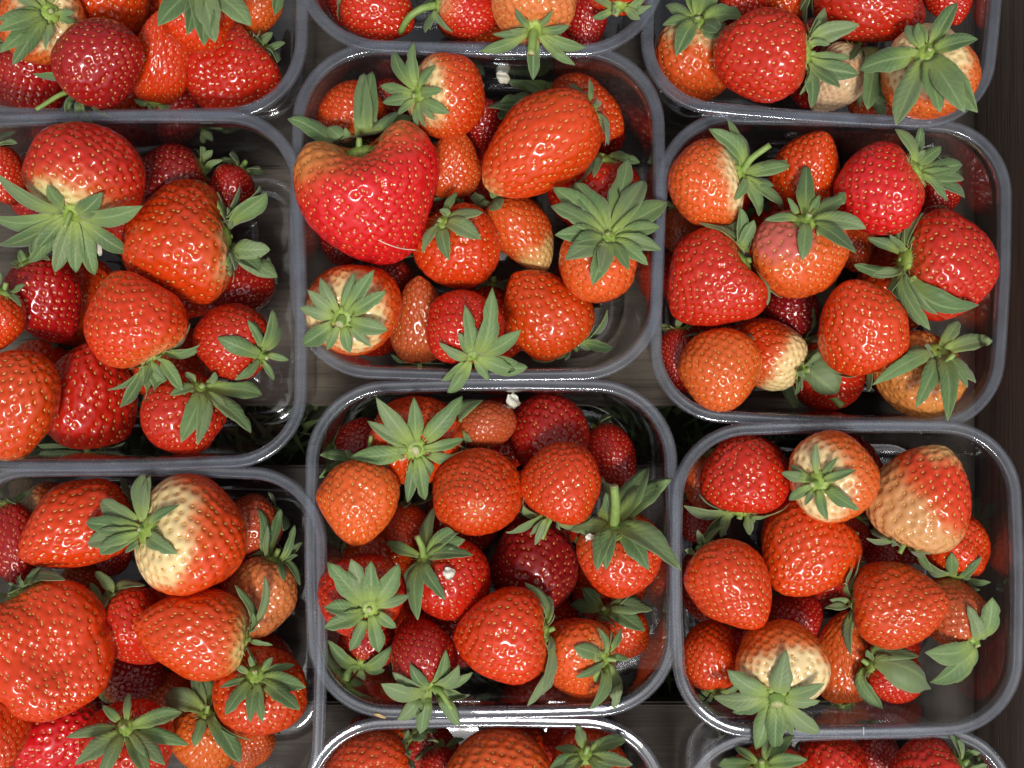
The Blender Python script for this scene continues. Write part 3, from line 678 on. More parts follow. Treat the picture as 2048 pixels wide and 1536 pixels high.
b('P7', 268, 1258, 165, 140, 128, 4, 1, 'cone', 'red', 'dark red strawberry pinned under the yellow-green shouldered one', tips=[(180,1165),(190,1140),(215,1215),(225,1245),(290,1170),(185,1210)], dz=4)
b('P7', 88, 1305, 265, 225, 118, -6, 0, 'fan', 'org', 'large folded fan-shaped orange strawberry', tips=[(-5,1190),(40,1150),(80,1135),(115,1115),(130,1160),(20,1165)], dz=8, roll=0.7)
b('P7', -5, 1460, 180, 120, 90, -30, 0, 'blunt', 'org', 'orange-red strawberry beside the folded one at its lower side', dz=2)
b('P7', 110, 1488, 190, 178, 200, -32, 0, 'blunt', 'bright', 'bright red strawberry with honeycomb glints below the folded one', dz=0)
b('P7', 262, 1345, 130, 120, 200, -10, 2, 'round', 'maroon', 'dark strawberry in the hollow beside the folded one', ps=.8, n=4)
b('P7', 165, 1172, 90, 90, 90, -10, 2, 'round', 'dull', 'brownish strawberry in the gap behind the folded one', n=4)
b('P7', 522, 1385, 165, 186, 110, 66, 0, 'round', 'org', 'orange-red strawberry with short ragged sepals by the rim', tips=[(470,1330),(500,1310),(545,1315),(590,1330),(612,1375),(600,1420),(525,1445),(500,1445),(450,1430),(440,1375)], dz=2)
b('P7', 340, 1398, 110, 110, 90, -10, 2, 'round', 'dull', 'dull orange strawberry behind the twin rosettes', n=4)
b('P7', 415, 1478, 155, 140, 95, 50, 1, 'round', 'lite', 'light strawberry under a domed green hub with one upright blade', tips=[(385,1345),(410,1345),(330,1395),(505,1480),(460,1505),(395,1480),(480,1525)], sw=1.15, dz=4)
b('P7', 262, 1490, 165, 178, 110, 66, 0, 'round', 'red', 'red strawberry with a pale bristly hub and long wavy sepals', tips=[(258,1385),(205,1410),(365,1425),(378,1490),(330,1530),(132,1475),(150,1530),(300,1560),(200,1570)], dz=2, sl=1.2)
b('P7', 498, 1495, 100, 90, 60, -10, 2, 'cone', 'lite', 'small orange strawberry under the ragged sepals', n=4)
b('P7', 222, 1112, 80, 80, 90, 0, 2, 'round', 'maroon', 'tiny dark strawberry under the toothed sepals', n=4)
# ---- P8
b('P8', 692, 868, 110, 102, 200, -10, 1, 'round', 'deep', 'dark red strawberry in the back corner', n=4)
b('P8', 828, 875, 165, 185, 280, 74, 0, 'round', 'org', 'orange strawberry under a flat star rosette with green hub', tips=[(752,795),(735,842),(828,795),(925,792),(928,878),(938,935),(850,1000),(815,1005),(770,900),(700,915),(880,960)], sw=1.1, dz=3, stub=(1.5,2.0))
b('P8', 975, 848, 120, 100, 190, 6, 1, 'round', 'dull', 'brownish red strawberry with one leaf over its shoulder', tips=[(965,800),(940,870),(925,830),(960,895)], sw=1.2, dz=4)
b('P8', 1098, 862, 165, 165, 95, -42, 1, 'blunt', 'deep', 'dark red strawberry with a single bright ring glint', dz=6, n=5)
b('P8', 1225, 915, 140, 100, 120, -20, 2, 'cone', 'deep', 'dark red strawberry behind the two overlapping ones at the wall', n=5, dz=8)
b('P8', 1126, 962, 158, 160, 252, -16, 0, 'blunt', 'org', 'orange-red strawberry with thin sepals and a short thin stem below', tips=[(1030,995),(1012,1065),(1060,1070),(1070,1090),(1150,1050),(1120,1060),(1180,1030)], stem=[(1095,1050,1),(1084,1078,1)], stub=(.9,.9), dz=5, sw=.8)
b('P8', 718, 1010, 168, 168, 82, -16, 0, 'cone', 'lite', 'light orange strawberry with a thin upright stem behind it', tips=[(640,910),(638,955),(690,900),(770,905),(800,925),(770,935)], stem=[(738,905,4),(742,872,7)], stub=(.8,.8), dz=6)
b('P8', 955, 990, 165, 178, 95, -55, 0, 'blunt', 'org', 'orange strawberry seen on its blunt seedy tip', dz=4, tp=-.05)
b('P8', 812, 1060, 100, 90, 90, -20, 2, 'round', 'org', 'small orange strawberry in the gap beside the blunt seedy one', n=4)
b('P8', 722, 1185, 172, 172, 300, 66, 0, 'round', 'red', 'red strawberry with a rounded nine-lobed rosette by the side wall', tips=[(655,1125),(702,1118),(742,1122),(798,1128),(820,1190),(792,1255),(758,1305),(700,1302),(648,1255),(648,1215)], sw=1.3, dz=2)
b('P8', 902, 1158, 168, 166, 142, 34, 0, 'round', 'red', 'red strawberry with a white petal stuck beside its upright sepals', tips=[(772,1085),(872,1010),(935,1048),(945,1110),(930,1080),(890,1200),(835,1240),(805,1170),(860,1140)], stem=[(845,1095,4),(834,1072,6)], stub=(1.2,1.2), dz=2, sw=1.1)
b('P8', 1068, 1142, 175, 185, 92, -32, 1, 'blunt', 'maroon', 'glossy maroon strawberry in the middle', dz=6, n=5)
b('P8', 1240, 1115, 155, 178, 100, 36, 0, 'blunt', 'org', 'orange strawberry with big smooth oval sepals and an upright stem', tips=[(1185,950),(1212,985),(1298,935),(1345,958),(1362,1140),(1298,1140),(1215,1130),(1195,1140),(1140,1060)], stem=[(1232,1010,6),(1228,972,10)], stub=(1.7,1.7), sw=1.45, sl=1.4, ps=.95, dz=4)
b('P8', 1000, 1272, 190, 192, 6, 2, 0, 'cone', 'org', 'bright orange-red conical strawberry pointing away from its thin calyx', tips=[(1050,1165),(1095,1190),(1110,1230),(1115,1340),(1085,1380),(1055,1412),(1095,1300)], dz=6)
b('P8', 842, 1300, 155, 130, 285, 14, 1, 'cone', 'deep', 'dark dense-seeded strawberry with sepals and stem over the front rim', tips=[(762,1368),(785,1345),(830,1330),(892,1300),(918,1330),(945,1345),(940,1390),(920,1452),(840,1468),(795,1440)], stem=[(880,1380,5),(903,1418,6)], stub=(1.1,1.1), dz=14, sw=1.1, sl=1.1)
b('P8', 1145, 1315, 152, 168, 352, 26, 0, 'wedge', 'lite', 'light orange notched strawberry with narrow spiky sepals', tips=[(1195,1255),(1242,1255),(1258,1318),(1232,1370),(1228,1420),(1178,1420),(1165,1340),(1160,1300)], sw=.8, dz=2, ps=.93)
b('P8', 1245, 1262, 120, 110, 130, 30, 2, 'round', 'org', 'shaded strawberry under a dark rosette in the corner', tips=[(1165,1175),(1270,1185),(1305,1220),(1290,1262),(1140,1210),(1230,1290)], sw=1.2, dz=8)
b('P8', 725, 1290, 110, 120, 255, 25, 2, 'round', 'deep', 'low strawberry with dark rosette and hooked stem', tips=[(655,1280),(650,1330),(770,1340),(785,1290),(720,1370),(660,1360)], stem=[(700,1330,2),(692,1360,1)], stub=(1.4,1.4), sw=1.2, dz=8)
# ---- P9
b('P9', 1490, 942, 158, 178, 262, 0, 1, 'blunt', 'red', 'red strawberry with split pale-edged sepals beneath it', tips=[(1368,1012),(1425,990),(1440,1075),(1400,1090),(1500,1070),(1545,1000),(1510,1040)], dz=8, sw=1.2)
b('P9', 1668, 952, 165, 180, 200, 66, 0, 'round', 'lite', 'light orange strawberry with a neat small rosette and ring hub', tips=[(1632,885),(1675,915),(1712,940),(1718,1020),(1655,1040),(1610,1010),(1578,1000),(1562,945),(1580,930)], ps=.75, dz=10)
b('P9', 1848, 988, 215, 205, 248, -12, 0, 'cone', 'org', 'tan seedy strawberry with a greenish tip and red flank', tp=.12, patch=(-.5,.1,0.1), ps=.42, dz=6, pc=(.62,.31,.12))
b('P9', 1918, 1092, 130, 140, 262, 18, 1, 'round', 'org', 'orange strawberry with stubby sepals under the tan seedy one', tips=[(1850,1120),(1905,1110),(1950,1115),(1982,1165),(1870,1165),(1960,1180)], dz=4)
b('P9', 1605, 1110, 195, 192, 52, -30, 0, 'heart', 'org', 'bright orange-red heart-shaped strawberry lying on top of its neighbours', tips=[(1690,1050),(1710,1080),(1718,1115),(1650,1030)], dz=9)
b('P9', 1443, 1175, 195, 165, 130, -8, 0, 'cone', 'org', 'orange-red strawberry along the side wall with pale honeycomb glints', tips=[(1370,1100),(1400,1080),(1450,1050),(1395,1060)], dz=8)
b('P9', 1390, 955, 110, 80, 90, 0, 1, 'round', 'lite', 'orange strawberry squeezed behind the bright-streaked side wall', n=4)
b('P9', 1392, 1040, 90, 80, 90, 0, 2, 'round', 'deep', 'dark strawberry low at the side wall', n=4)
b('P9', 1690, 1078, 100, 90, 60, -10, 2, 'round', 'deep', 'dark strawberry below the neat small rosette', n=4)
b('P9', 1770, 1108, 90, 80, 90, 10, 2, 'round', 'deep', 'small dark strawberry among sepals under the tan seedy one', tips=[(1745,1070),(1770,1050),(1815,1090),(1825,1060)], sw=1.1)
b('P9', 1802, 1210, 188, 172, 178, -6, 0, 'cone', 'org', 'orange-red pointed strawberry with a narrow dark calyx', tips=[(1695,1130),(1650,1215),(1700,1240),(1702,1310),(1660,1200),(1720,1110)], sw=.8, dz=6)
b('P9', 1905, 1222, 145, 128, 305, 14, 1, 'round', 'dull', 'dull red strawberry with hanging sepals facing the empty corner', tips=[(1935,1210),(1985,1195),(1860,1365),(1905,1365),(1945,1335),(1970,1270),(1850,1305)], sw=1.1, dz=6)
b('P9', 1590, 1238, 110, 110, 90, -20, 2, 'round', 'deep', 'dark strawberry under the heart-shaped one', n=4)
b('P9', 1420, 1312, 140, 118, 275, -8, 1, 'round', 'org', 'orange strawberry in the front side corner', n=6)
b('P9', 1560, 1322, 165, 182, 262, 34, 0, 'round', 'lite', 'pale strawberry with thick stem stub and sepals over the rim', tips=[(1572,1300),(1648,1368),(1640,1402),(1640,1465),(1585,1470),(1512,1500),(1465,1425),(1425,1392),(1455,1340),(1550,1500)], stub=(4.5,2.7), ps=.6, dz=6, sw=1.15, patch=(.25,.1,0))
b('P9', 1690, 1332, 188, 116, 265, -14, 1, 'long', 'lite', 'narrow orange strawberry beside the thick-stub one', tips=[(1640,1425),(1690,1440),(1720,1435),(1660,1440)], dz=2)
b('P9', 1790, 1352, 120, 105, 155, 28, 1, 'round', 'red', 'small red strawberry with broad flat sepals near the empty corner', tips=[(1838,1312),(1862,1378),(1765,1418),(1740,1410),(1735,1300)], sw=1.0, sl=1.1, dz=4)
# ---- P10
b('P10', 715, 1520, 180, 150, 20, -10, 0, 'cone', 'org', 'orange-red strawberry in the back corner', n=6)
b('P10', 868, 1500, 110, 100, 150, 10, 2, 'round', 'deep', 'shaded strawberry with dark upright sepals', tips=[(820,1470),(845,1480),(865,1475),(815,1510)], dz=8)
b('P10', 1000, 1535, 190, 215, 280, 30, 0, 'round', 'lite', 'broad orange strawberry with a light patch', ps=.9)
b('P10', 882, 1545, 95, 90, 90, -20, 1, 'round', 'deep', 'small dark strawberry before the broad orange one', n=4)
b('P10', 1160, 1495, 120, 150, 90, -20, 1, 'round', 'red', 'red strawberry behind the jagged rosette', n=4)
b('P10', 1178, 1545, 150, 160, 100, 62, 0, 'round', 'org', 'strawberry under a jagged rosette', tips=[(1155,1450),(1110,1495),(1098,1540),(1200,1480),(1252,1480),(1265,1530),(1230,1570),(1120,1570)], sw=1.1)
# ---- P11
b('P11', 1540, 1562, 150, 160, 110, 60, 0, 'round', 'org', 'strawberry under a rosette of pointed sepals in the corner', tips=[(1470,1495),(1435,1530),(1545,1472),(1588,1470),(1615,1520),(1600,1560),(1480,1560)], dz=4)
b('P11', 1664, 1540, 150, 150, 90, -30, 1, 'round', 'red', 'plain red strawberry in the middle', dz=6, n=5)
b('P11', 1752, 1510, 90, 90, 90, -10, 2, 'round', 'deep', 'dark strawberry sunk between two red ones', n=4)
b('P11', 1848, 1540, 165, 168, 25, -2, 0, 'cone', 'red', 'red strawberry with small curled sepals towards the crate board', tips=[(1915,1480),(1960,1505),(1975,1530),(1930,1540),(1900,1470)], dz=3)

# ------------------------------------------------------------------ placing: find each fruit's depth on its line of sight
CAMV = np.array([0, 0, HCAM])
def frame(B, p):
    v = CAMV - p; v = v / np.linalg.norm(v)
    e1 = np.array([1, 0, 0]) - v * v[0]; e1 /= np.linalg.norm(e1); e2 = np.cross(v, e1)
    A = math.radians(B['ang']); T = math.radians(B['tilt'])
    a = math.cos(T) * (math.cos(A) * e1 + math.sin(A) * e2) + math.sin(T) * v
    ref = v if abs(np.dot(a, v)) < 0.9 else e2
    x = np.cross(ref, a); x /= np.linalg.norm(x); y = np.cross(a, x)
    r = B['roll']; c, s = math.cos(r), math.sin(r)
    return np.stack([c * x + s * y, -s * x + c * y, a], 1)      # columns = local axes
SMP = {}
for k in KIND:
    z, r = PROF[k]; idx = np.linspace(6, len(z) - 7, 13).astype(int); pts = []
    for i in idx:
        for t in np.arange(12) / 12 * 6.2832: pts.append((r[i] * math.cos(t), r[i] * math.sin(t), z[i]))
    SMP[k] = np.array(pts)
def world_samples(B, p, k):
    return (SMP[B['kind']] * np.array([B['W'] * k, B['W'] * k, B['L'] * k])) @ B['F'].T + p
def depth_in(C, pts, grow=0.0):
    """penetration (mm) of points into placed fruit C"""
    q = (pts - C['pos']) @ C['F']; z = q[:, 2] / C['l']
    Rr = np.interp(z, *PROF[C['kind']], left=0, right=0) * C['w'] + grow
    rho = np.hypot(q[:, 0], q[:, 1])
    return np.where(np.abs(z) < 0.5, Rr - rho, -1.0), q, rho, Rr
LAYZ = {0: -5.0, 1: -19.0, 2: -36.0}
placed = []
for i, B in enumerate(BER):
    B['id'] = i
    if B['roll'] is None: B['roll'] = R.uniform(0, 6.28)
    if B['ps'] is None: B['ps'] = R.uniform(1.0, 1.2)
order = sorted(BER, key=lambda B: (B['layer'], -B['dz'], B['id']))
def try_place(B, z, P):
    p = pt(B['x'], B['y'], z); k = (HCAM - z) / HCAM * SPX
    B['F'] = frame(B, p)
    for _ in range(3):
        s = world_samples(B, p, k)
        sd, g = rr_sd(P, s[:, 2], s[:, :2])
        j = np.argmax(sd)
        if sd[j] <= 0.7: break
        p = p - np.array([g[j, 0], g[j, 1], 0]) * (sd[j] - 0.6)
    s = world_samples(B, p, k)
    low = s[:, 2].min()
    B['pos'] = p; B['l'] = B['L'] * k; B['w'] = B['W'] * k
    pen = 0.0
    for C in placed:
        if C['p'] != B['p']: continue
        if np.linalg.norm(C['pos'] - p) > (max(C['l'], C['w']) + max(B['l'], B['w'])) * .56: continue
        d1 = depth_in(C, s)[0].max(); d2 = depth_in(B, C['smp'])[0].max()
        pen = max(pen, d1, d2)
    return pen, low, s
report = []
for B in order:
    P = PO[B['p']]; z0 = P.z + LAYZ[B['layer']] + B['dz']
    best = None
    for z in np.arange(z0, FLOOR + 8, -1.5):
        pen, low, s = try_place(B, z, P)
        if low < FLOOR + 3.0: break
        sc_ = max(0, pen - 2.0) + 0.02 * (z0 - z)
        if best is None or sc_ < best[0]: best = (sc_, z, pen)
        if pen < 2.0: break
    if best is None: best = (0, z0, 0)
    pen, low, s = try_place(B, best[1], P)
    B['smp'] = s; placed.append(B)
    q = pt(B['x'], B['y'], B['pos'][2]); sh = np.linalg.norm(q[:2] - B['pos'][:2]) / SPX
    report.append((B['p'], B['x'], B['y'], round(best[1], 1), round(float(pen), 1), round(float(sh))))
for r_ in report:
    if r_[4] > 2.5 or r_[5] > 18: print('PLACE', r_)

# buried fruit under the top layers: only where the visible fruit covers them
def proj(p):
    k = HCAM / (HCAM - p[2]); return 1024 + p[0] * k / SPX, 768 - p[1] * k / SPX
def add_fillers(key, want):
    P = PO[key]; vis = [B for B in placed if B['p'] == key]; got = 0
    for _ in range(1200):
        if got >= want: break
        x = P.c[0] + R.uniform(-.8, .8) * P.hx; y = P.c[1] + R.uniform(-.8, .8) * P.hy
        z = R.choice((FLOOR + 19, FLOOR + 24, FLOOR + 30, FLOOR + 44))
        k = HCAM / (HCAM - z); px = 1024 + x * k / SPX; py = 768 - y * k / SPX
        if not (-60 < px < 2108 and -60 < py < 1596): continue
        W = R.uniform(150, 180)
        cov = 0; tot = 0
        for a in np.arange(10) * .6283:
            for rr in (.25, .5):
                tot += 1; qx, qy = px + W * rr * math.cos(a), py + W * rr * math.sin(a)
                if any(math.hypot(qx - V['x'], qy - V['y']) < min(V['L'], V['W']) * .5 for V in vis): cov += 1
        if cov / tot < 0.58: continue
        B = dict(p=key, x=px, y=py, L=W * R.uniform(.95, 1.1), W=W, ang=R.uniform(0, 360), tilt=R.uniform(-60, 10), layer=3, kind=R.choice(('cone', 'round', 'blunt')),
                 col=R.choice(('deep', 'red', 'org')), label='', tips=None, stem=None, ps=1.35, tp=-.3, patch=(0, 0, 0), n=7, sl=.9, sw=1.0, dz=0, roll=R.uniform(0, 6), stub=None, filler=True, id=len(BER))
        pen, low, s = try_place(B, z, P)
        if pen > 1.5 or low < FLOOR + 2.5: continue
        B['smp'] = s; placed.append(B); BER.append(B); got += 1
    return got
for key in PUN:
    add_fillers(key, 3 if key in ('P2', 'P10', 'P11') else 9)

# ------------------------------------------------------------------ building the fruit
def push_out(V, blist, gap=0.45, it=2):
    for _ in range(it):
        for C in blist:
            pen, q, rho, Rr = depth_in(C, V, gap + (KIND[C['kind']][4] + KIND[C['kind']][5]) * C['w'] * .38)
            m = pen > 0
            if m.any():
                f = np.where(m, Rr / np.maximum(rho, .6), 1.0); f = np.minimum(f, 6)
                q2 = q.copy(); q2[:, 0] *= f; q2[:, 1] *= f
                V = np.where(m[:, None], q2 @ C['F'].T + C['pos'], V)
    return V

NU, NW = 12, 5
def rim_rule(V, B):
    """sepals lie over the rim when they reach it, or stay inside the wall when they are low"""
    P = PO[B['p']]; V = V.copy()
    flat = np.full(len(V), P.z - 1.0)
    sdr, g = rr_sd(P, flat, V[:, :2])
    hi = B['hub_z'] > P.z - 11
    if hi:
        need = (sdr > -2.0) & (V[:, 2] < P.z + 1.1)
        k = (HCAM - (P.z + 1.1)) / np.maximum(HCAM - V[:, 2], 1)
        W2 = CAMV + (V - CAMV) * k[:, None]
        V = np.where(need[:, None], W2, V)
    else:
        sd, g = rr_sd(P, np.minimum(V[:, 2], P.z), V[:, :2])
        m = sd > -0.3
        V[:, :2] = np.where(m[:, None], V[:, :2] - g * (sd + .4)[:, None], V[:, :2])
    V[:, 2] = np.maximum(V[:, 2], FLOOR + 3)
    return V
ACR = np.linspace(-1, 1, NW)
def sepal(base, d0, up, tip, width, near, own, parent, inv):
    """one sepal: a curved, creased blade with thickness from base to tip (world mm)"""
    ln = np.linalg.norm(tip - base); t = np.linspace(0, 1, NU)[:, None]
    c1 = base + d0 * ln * 0.35 + up * ln * R.uniform(.10, .22); c2 = base + (tip - base) * 0.68 + up * ln * R.uniform(.06, .16)
    path = (1 - t) ** 3 * base + 3 * (1 - t) ** 2 * t * c1 + 3 * (1 - t) * t * t * c2 + t ** 3 * tip
    tg = np.gradient(path, axis=0); tg /= np.linalg.norm(tg, axis=1)[:, None] + 1e-9
    mid = path[NU // 2]; view = CAMV - mid; view /= np.linalg.norm(view)
    nv = up * 0.55 + view * R.uniform(.35, .75); nv /= np.linalg.norm(nv)
    nrm = nv[None] - tg * (tg @ nv)[:, None]; nrm /= np.linalg.norm(nrm, axis=1)[:, None] + 1e-9
    tw = R.uniform(-.45, .45) * t; side = np.cross(tg, nrm)
    s2 = side * np.cos(tw) + nrm * np.sin(tw); n2 = -side * np.sin(tw) + nrm * np.cos(tw)
    tt = t[:, 0]; mx = R.uniform(.40, .56)
    wp = np.where(tt < mx, 0.40 + 0.60 * np.sin(np.pi / 2 * np.clip(tt / mx, 0, 1)), np.clip(np.cos(np.pi / 2 * np.clip((tt - mx) / (1 - mx), 0, 1)), 0, 1) ** 0.8)
    wp = wp * width * 0.5; wp[-1] = 0.12
    if R.random() < .45:                                        # toothed end
        k1 = R.uniform(.62, .8); wp = wp * (1 - .42 * np.exp(-((tt - k1) / .05) ** 2)) + width * .07 * np.exp(-((tt - k1 - .09) / .05) ** 2)
        wp[-1] = 0.12
    fold = R.uniform(-.1, .55); wav = R.uniform(0, .16); ph = R.uniform(0, 6.28)
    V = np.zeros((NU, NW, 3))
    jit = 1 + NP.normal(0, .075, (NU, 2))
    for j, a in enumerate(ACR):
        e = jit[:, 0] if a < 0 else jit[:, 1]
        off = wp * a * (e if abs(a) > .9 else 1)
        lift = wp * (fold * a * a + wav * abs(a) * np.sin(7 * tt + ph + a))
        V[:, j] = path + s2 * off[:, None] + n2 * lift[:, None]
    F = V.reshape(-1, 3)
    F = push_out(F, near)
    G = F.reshape(NU, NW, 3); G[1:-1] = G[1:-1] * .6 + .2 * (G[:-2] + G[2:])     # relax after draping
    F = push_out(G.reshape(-1, 3), near, 0.25, 1)
    F = rim_rule(F, own)
    nn = np.repeat(n2, NW, axis=0)
    Bk = F - nn * 0.28
    q1 = grid_quads(NU, NW); q2 = grid_quads(NU, NW, off=NU * NW)[:, ::-1]
    bd = [i * NW for i in range(NU)] + [(NU - 1) * NW + j for j in range(1, NW)] + [i * NW + NW - 1 for i in range(NU - 2, -1, -1)] + list(range(NW - 2, 0, -1))
    bd = np.array(bd); bn = np.roll(bd, -1); q3 = np.stack([bd, bd + NU * NW, bn + NU * NW, bn], 1)
    V2 = np.concatenate([F, Bk]); V2 = (V2 - inv[1]) @ inv[0]
    me = mesh_np('sepal', V2 * MM, np.concatenate([q1[:, ::-1], q2[:, ::-1], q3]), mat=M_SEPAL)
    fattr(me, 'along', np.tile(np.repeat(tt, NW), 2)); fattr(me, 'across', np.tile(np.tile(np.abs(ACR), NU), 2))
    return link('sepal', me, parent)

def tube(path, radii, n=8):
    path = np.array(path); tg = np.gradient(path, axis=0); tg /= np.linalg.norm(tg, axis=1)[:, None]
    ref = np.array([.3, .5, .8]); V = []
    for i in range(len(path)):
        x = np.cross(tg[i], ref); x /= np.linalg.norm(x); y = np.cross(tg[i], x)
        for j in range(n):
            a = j / n * 6.2832; V.append(path[i] + radii[i] * (x * math.cos(a) + y * math.sin(a)))
    m = len(path); V.append(path[0]); V.append(path[-1]); j = np.arange(n)
    t1 = np.stack([np.full(n, m * n), (j + 1) % n, j], 1); t2 = np.stack([np.full(n, m * n + 1), (m - 1) * n + j, (m - 1) * n + (j + 1) % n], 1)
    return np.array(V), grid_quads(m, n, True), t1, t2

for B in BER:
    F, p, l, wd = B['F'], B['pos'], B['l'], B['w']
    root = link('strawberry', None)
    root.matrix_world = Matrix.Translation(Vector(p * MM)) @ Matrix(F.tolist()).to_4x4()
    if B['filler']:
        tag(root, 'buried ' + {'deep': 'dark red', 'red': 'red', 'org': 'orange-red'}[B['col']] + ' strawberry under the top layer ' + PSUF[B['p']], 'strawberry', 'strawberries buried ' + PSUF[B['p']])
    else:
        tag(root, B['label'] + ' ' + PSUF[B['p']], 'strawberry', 'strawberries ' + PSUF[B['p']])
    me, ms = VARI[(B['kind'], B['id'] % NV[B['kind']])]
    fl = link('flesh', me, root); fl.scale = (wd * MM, wd * MM, l * MM)
    c = COLS[B['col']]
    jv = 1 + R.uniform(-.08, .08)
    fl['main_colour'] = [c[0][0] * jv, c[0][1] * (1 + R.uniform(-.2, .25)), c[0][2]]
    fl['pale_colour'] = list(B.get('pc') or c[1]); fl['pale_start'] = float(B['ps']); fl['tip_pale'] = float(B['tp']); fl['patch'] = [float(v) for v in B['patch']]
    if any(B['patch']):                                          # patch is given in picture directions (right, up, towards viewer)
        v = CAMV - p; v /= np.linalg.norm(v); e1 = np.array([1, 0, 0]) - v * v[0]; e1 /= np.linalg.norm(e1); e2 = np.cross(v, e1)
        wv = e1 * B['patch'][0] + e2 * B['patch'][1] + v * B['patch'][2]; lv = F.T @ wv
        fl['patch'] = [float(x) for x in lv]
    se = link('seeds', ms, fl); se['kind'] = 'stuff'; se['seed_colour'] = list(c[2])
    # calyx
    hol = KIND[B['kind']][3]; ho = np.array([0, 0, (0.5 - hol * 0.62) * l + 0.55])
    hub = link('calyx', HUB, root); hub.location = Vector(ho * MM); hs_ = min(1.25, max(.8, wd / 36)); hub.scale = (hs_,) * 3
    hub.rotation_euler = (0, 0, R.uniform(0, 6))
    hp = p + F @ ho; a = F[:, 2]
    st = link('stamens', STAM[B['id'] % 4], hub); st['kind'] = 'stuff'
    near = [B] + [C for C in placed if C is not B and C['p'] == B['p'] and np.linalg.norm(C['pos'] - hp) < 42]
    # sepals are parented to the calyx but stored in its frame
    hm = np.array(F) @ np.array(Matrix.Rotation(hub.rotation_euler.z, 3, 'Z')) * 1.0
    inv = (hm / hs_, hp)
    tips3 = []
    hz = hp[2]; B['hub_z'] = hz
    hx, hy = proj(hp)
    nom = 16.0 * B['sl'] * min(1.3, max(.8, wd / 35))
    if B['tips']:
        for (tx, ty) in B['tips']:
            q = pt(tx, ty, hz); dxy = q - hp; d = np.linalg.norm(dxy[:2])
            az = a[2]
            if az > .3: dzv = -(a[0] * dxy[0] + a[1] * dxy[1]) / az
            else: dzv = R.uniform(-.35, .3) * d
            dzv = max(-.55 * d, min(.45 * d, dzv)) + R.uniform(-.05, .22) * d
            ext = nom * nom * .8 - d * d - dzv * dzv
            if ext > 0 and d < nom * .7: dzv += math.sqrt(ext) * (R.choice((.5, .3)) if az > -.2 else .3)
            tips3.append(pt(tx, ty, hz + dzv))
    else:
        n = B['n']; ph = R.uniform(0, 6.28)
        for i in range(n):
            f = ph + i / n * 6.2832 + R.uniform(-.2, .2); fla = math.radians(R.uniform(62, 112)); ll = nom * R.uniform(.75, 1.12) * (1 if i % 2 else .85)
            tips3.append(hp + F @ np.array([math.cos(f) * math.sin(fla) * ll, math.sin(f) * math.sin(fla) * ll, math.cos(fla) * ll]))
    crowd = 1.0 if len(tips3) < 9 else .86
    for qi, tq in enumerate(tips3):
        lq = F.T @ (tq - hp); f = math.atan2(lq[1], lq[0]); rad = F @ np.array([math.cos(f), math.sin(f), 0])
        base = hp + rad * 2.9 * hs_ + a * (.25 if qi % 2 else .8)
        ln = np.linalg.norm(tq - base); wdt = min(8.5, max(3.4, ln * R.uniform(.28, .46))) * B['sw'] * crowd
        sepal(base, rad, a, tq, wdt, near, B, hub, inv)
    # stem: an explicit cut stem or a short stub
    if B['stem']:
        ps_ = [hp + a * .4]; z = hp[2]
        for (sx, sy, sz) in B['stem']: ps_.append(pt(sx, sy, z + sz))
        ps_ = np.array(ps_); tt = np.linspace(0, len(ps_) - 1, 12)
        path = np.stack([np.interp(tt, np.arange(len(ps_)), ps_[:, k]) for k in range(3)], 1)
        for _ in range(2): path[1:-1] = .5 * path[1:-1] + .25 * (path[:-2] + path[2:])
        r1 = B['stub'][0] if B['stub'] else 1.1; rad = np.linspace(r1 * 1.25, r1, 12)
    else:
        ln, r1 = B['stub'] if B['stub'] else (R.uniform(1.5, 4.0), R.uniform(.9, 1.25))
        tl = a + NP.normal(0, .22, 3); path = np.array([hp + a * .3 + tl * ln * t for t in np.linspace(0, 1, 6)]); rad = np.linspace(r1 * 1.3, r1, 6)
    V, Q, t1, t2 = tube(path, rad)
    V = (V - inv[1]) @ inv[0]
    ms_ = mesh_np('stem', V * MM, Q, np.concatenate([t1, t2]), mat=M_STEM); ms_.materials.append(M_CUT)
    mi = np.zeros(len(ms_.polygons), dtype=np.int32); mi[-len(t2):] = 1; ms_.polygons.foreach_set('material_index', mi)
    link('stem', ms_, hub)

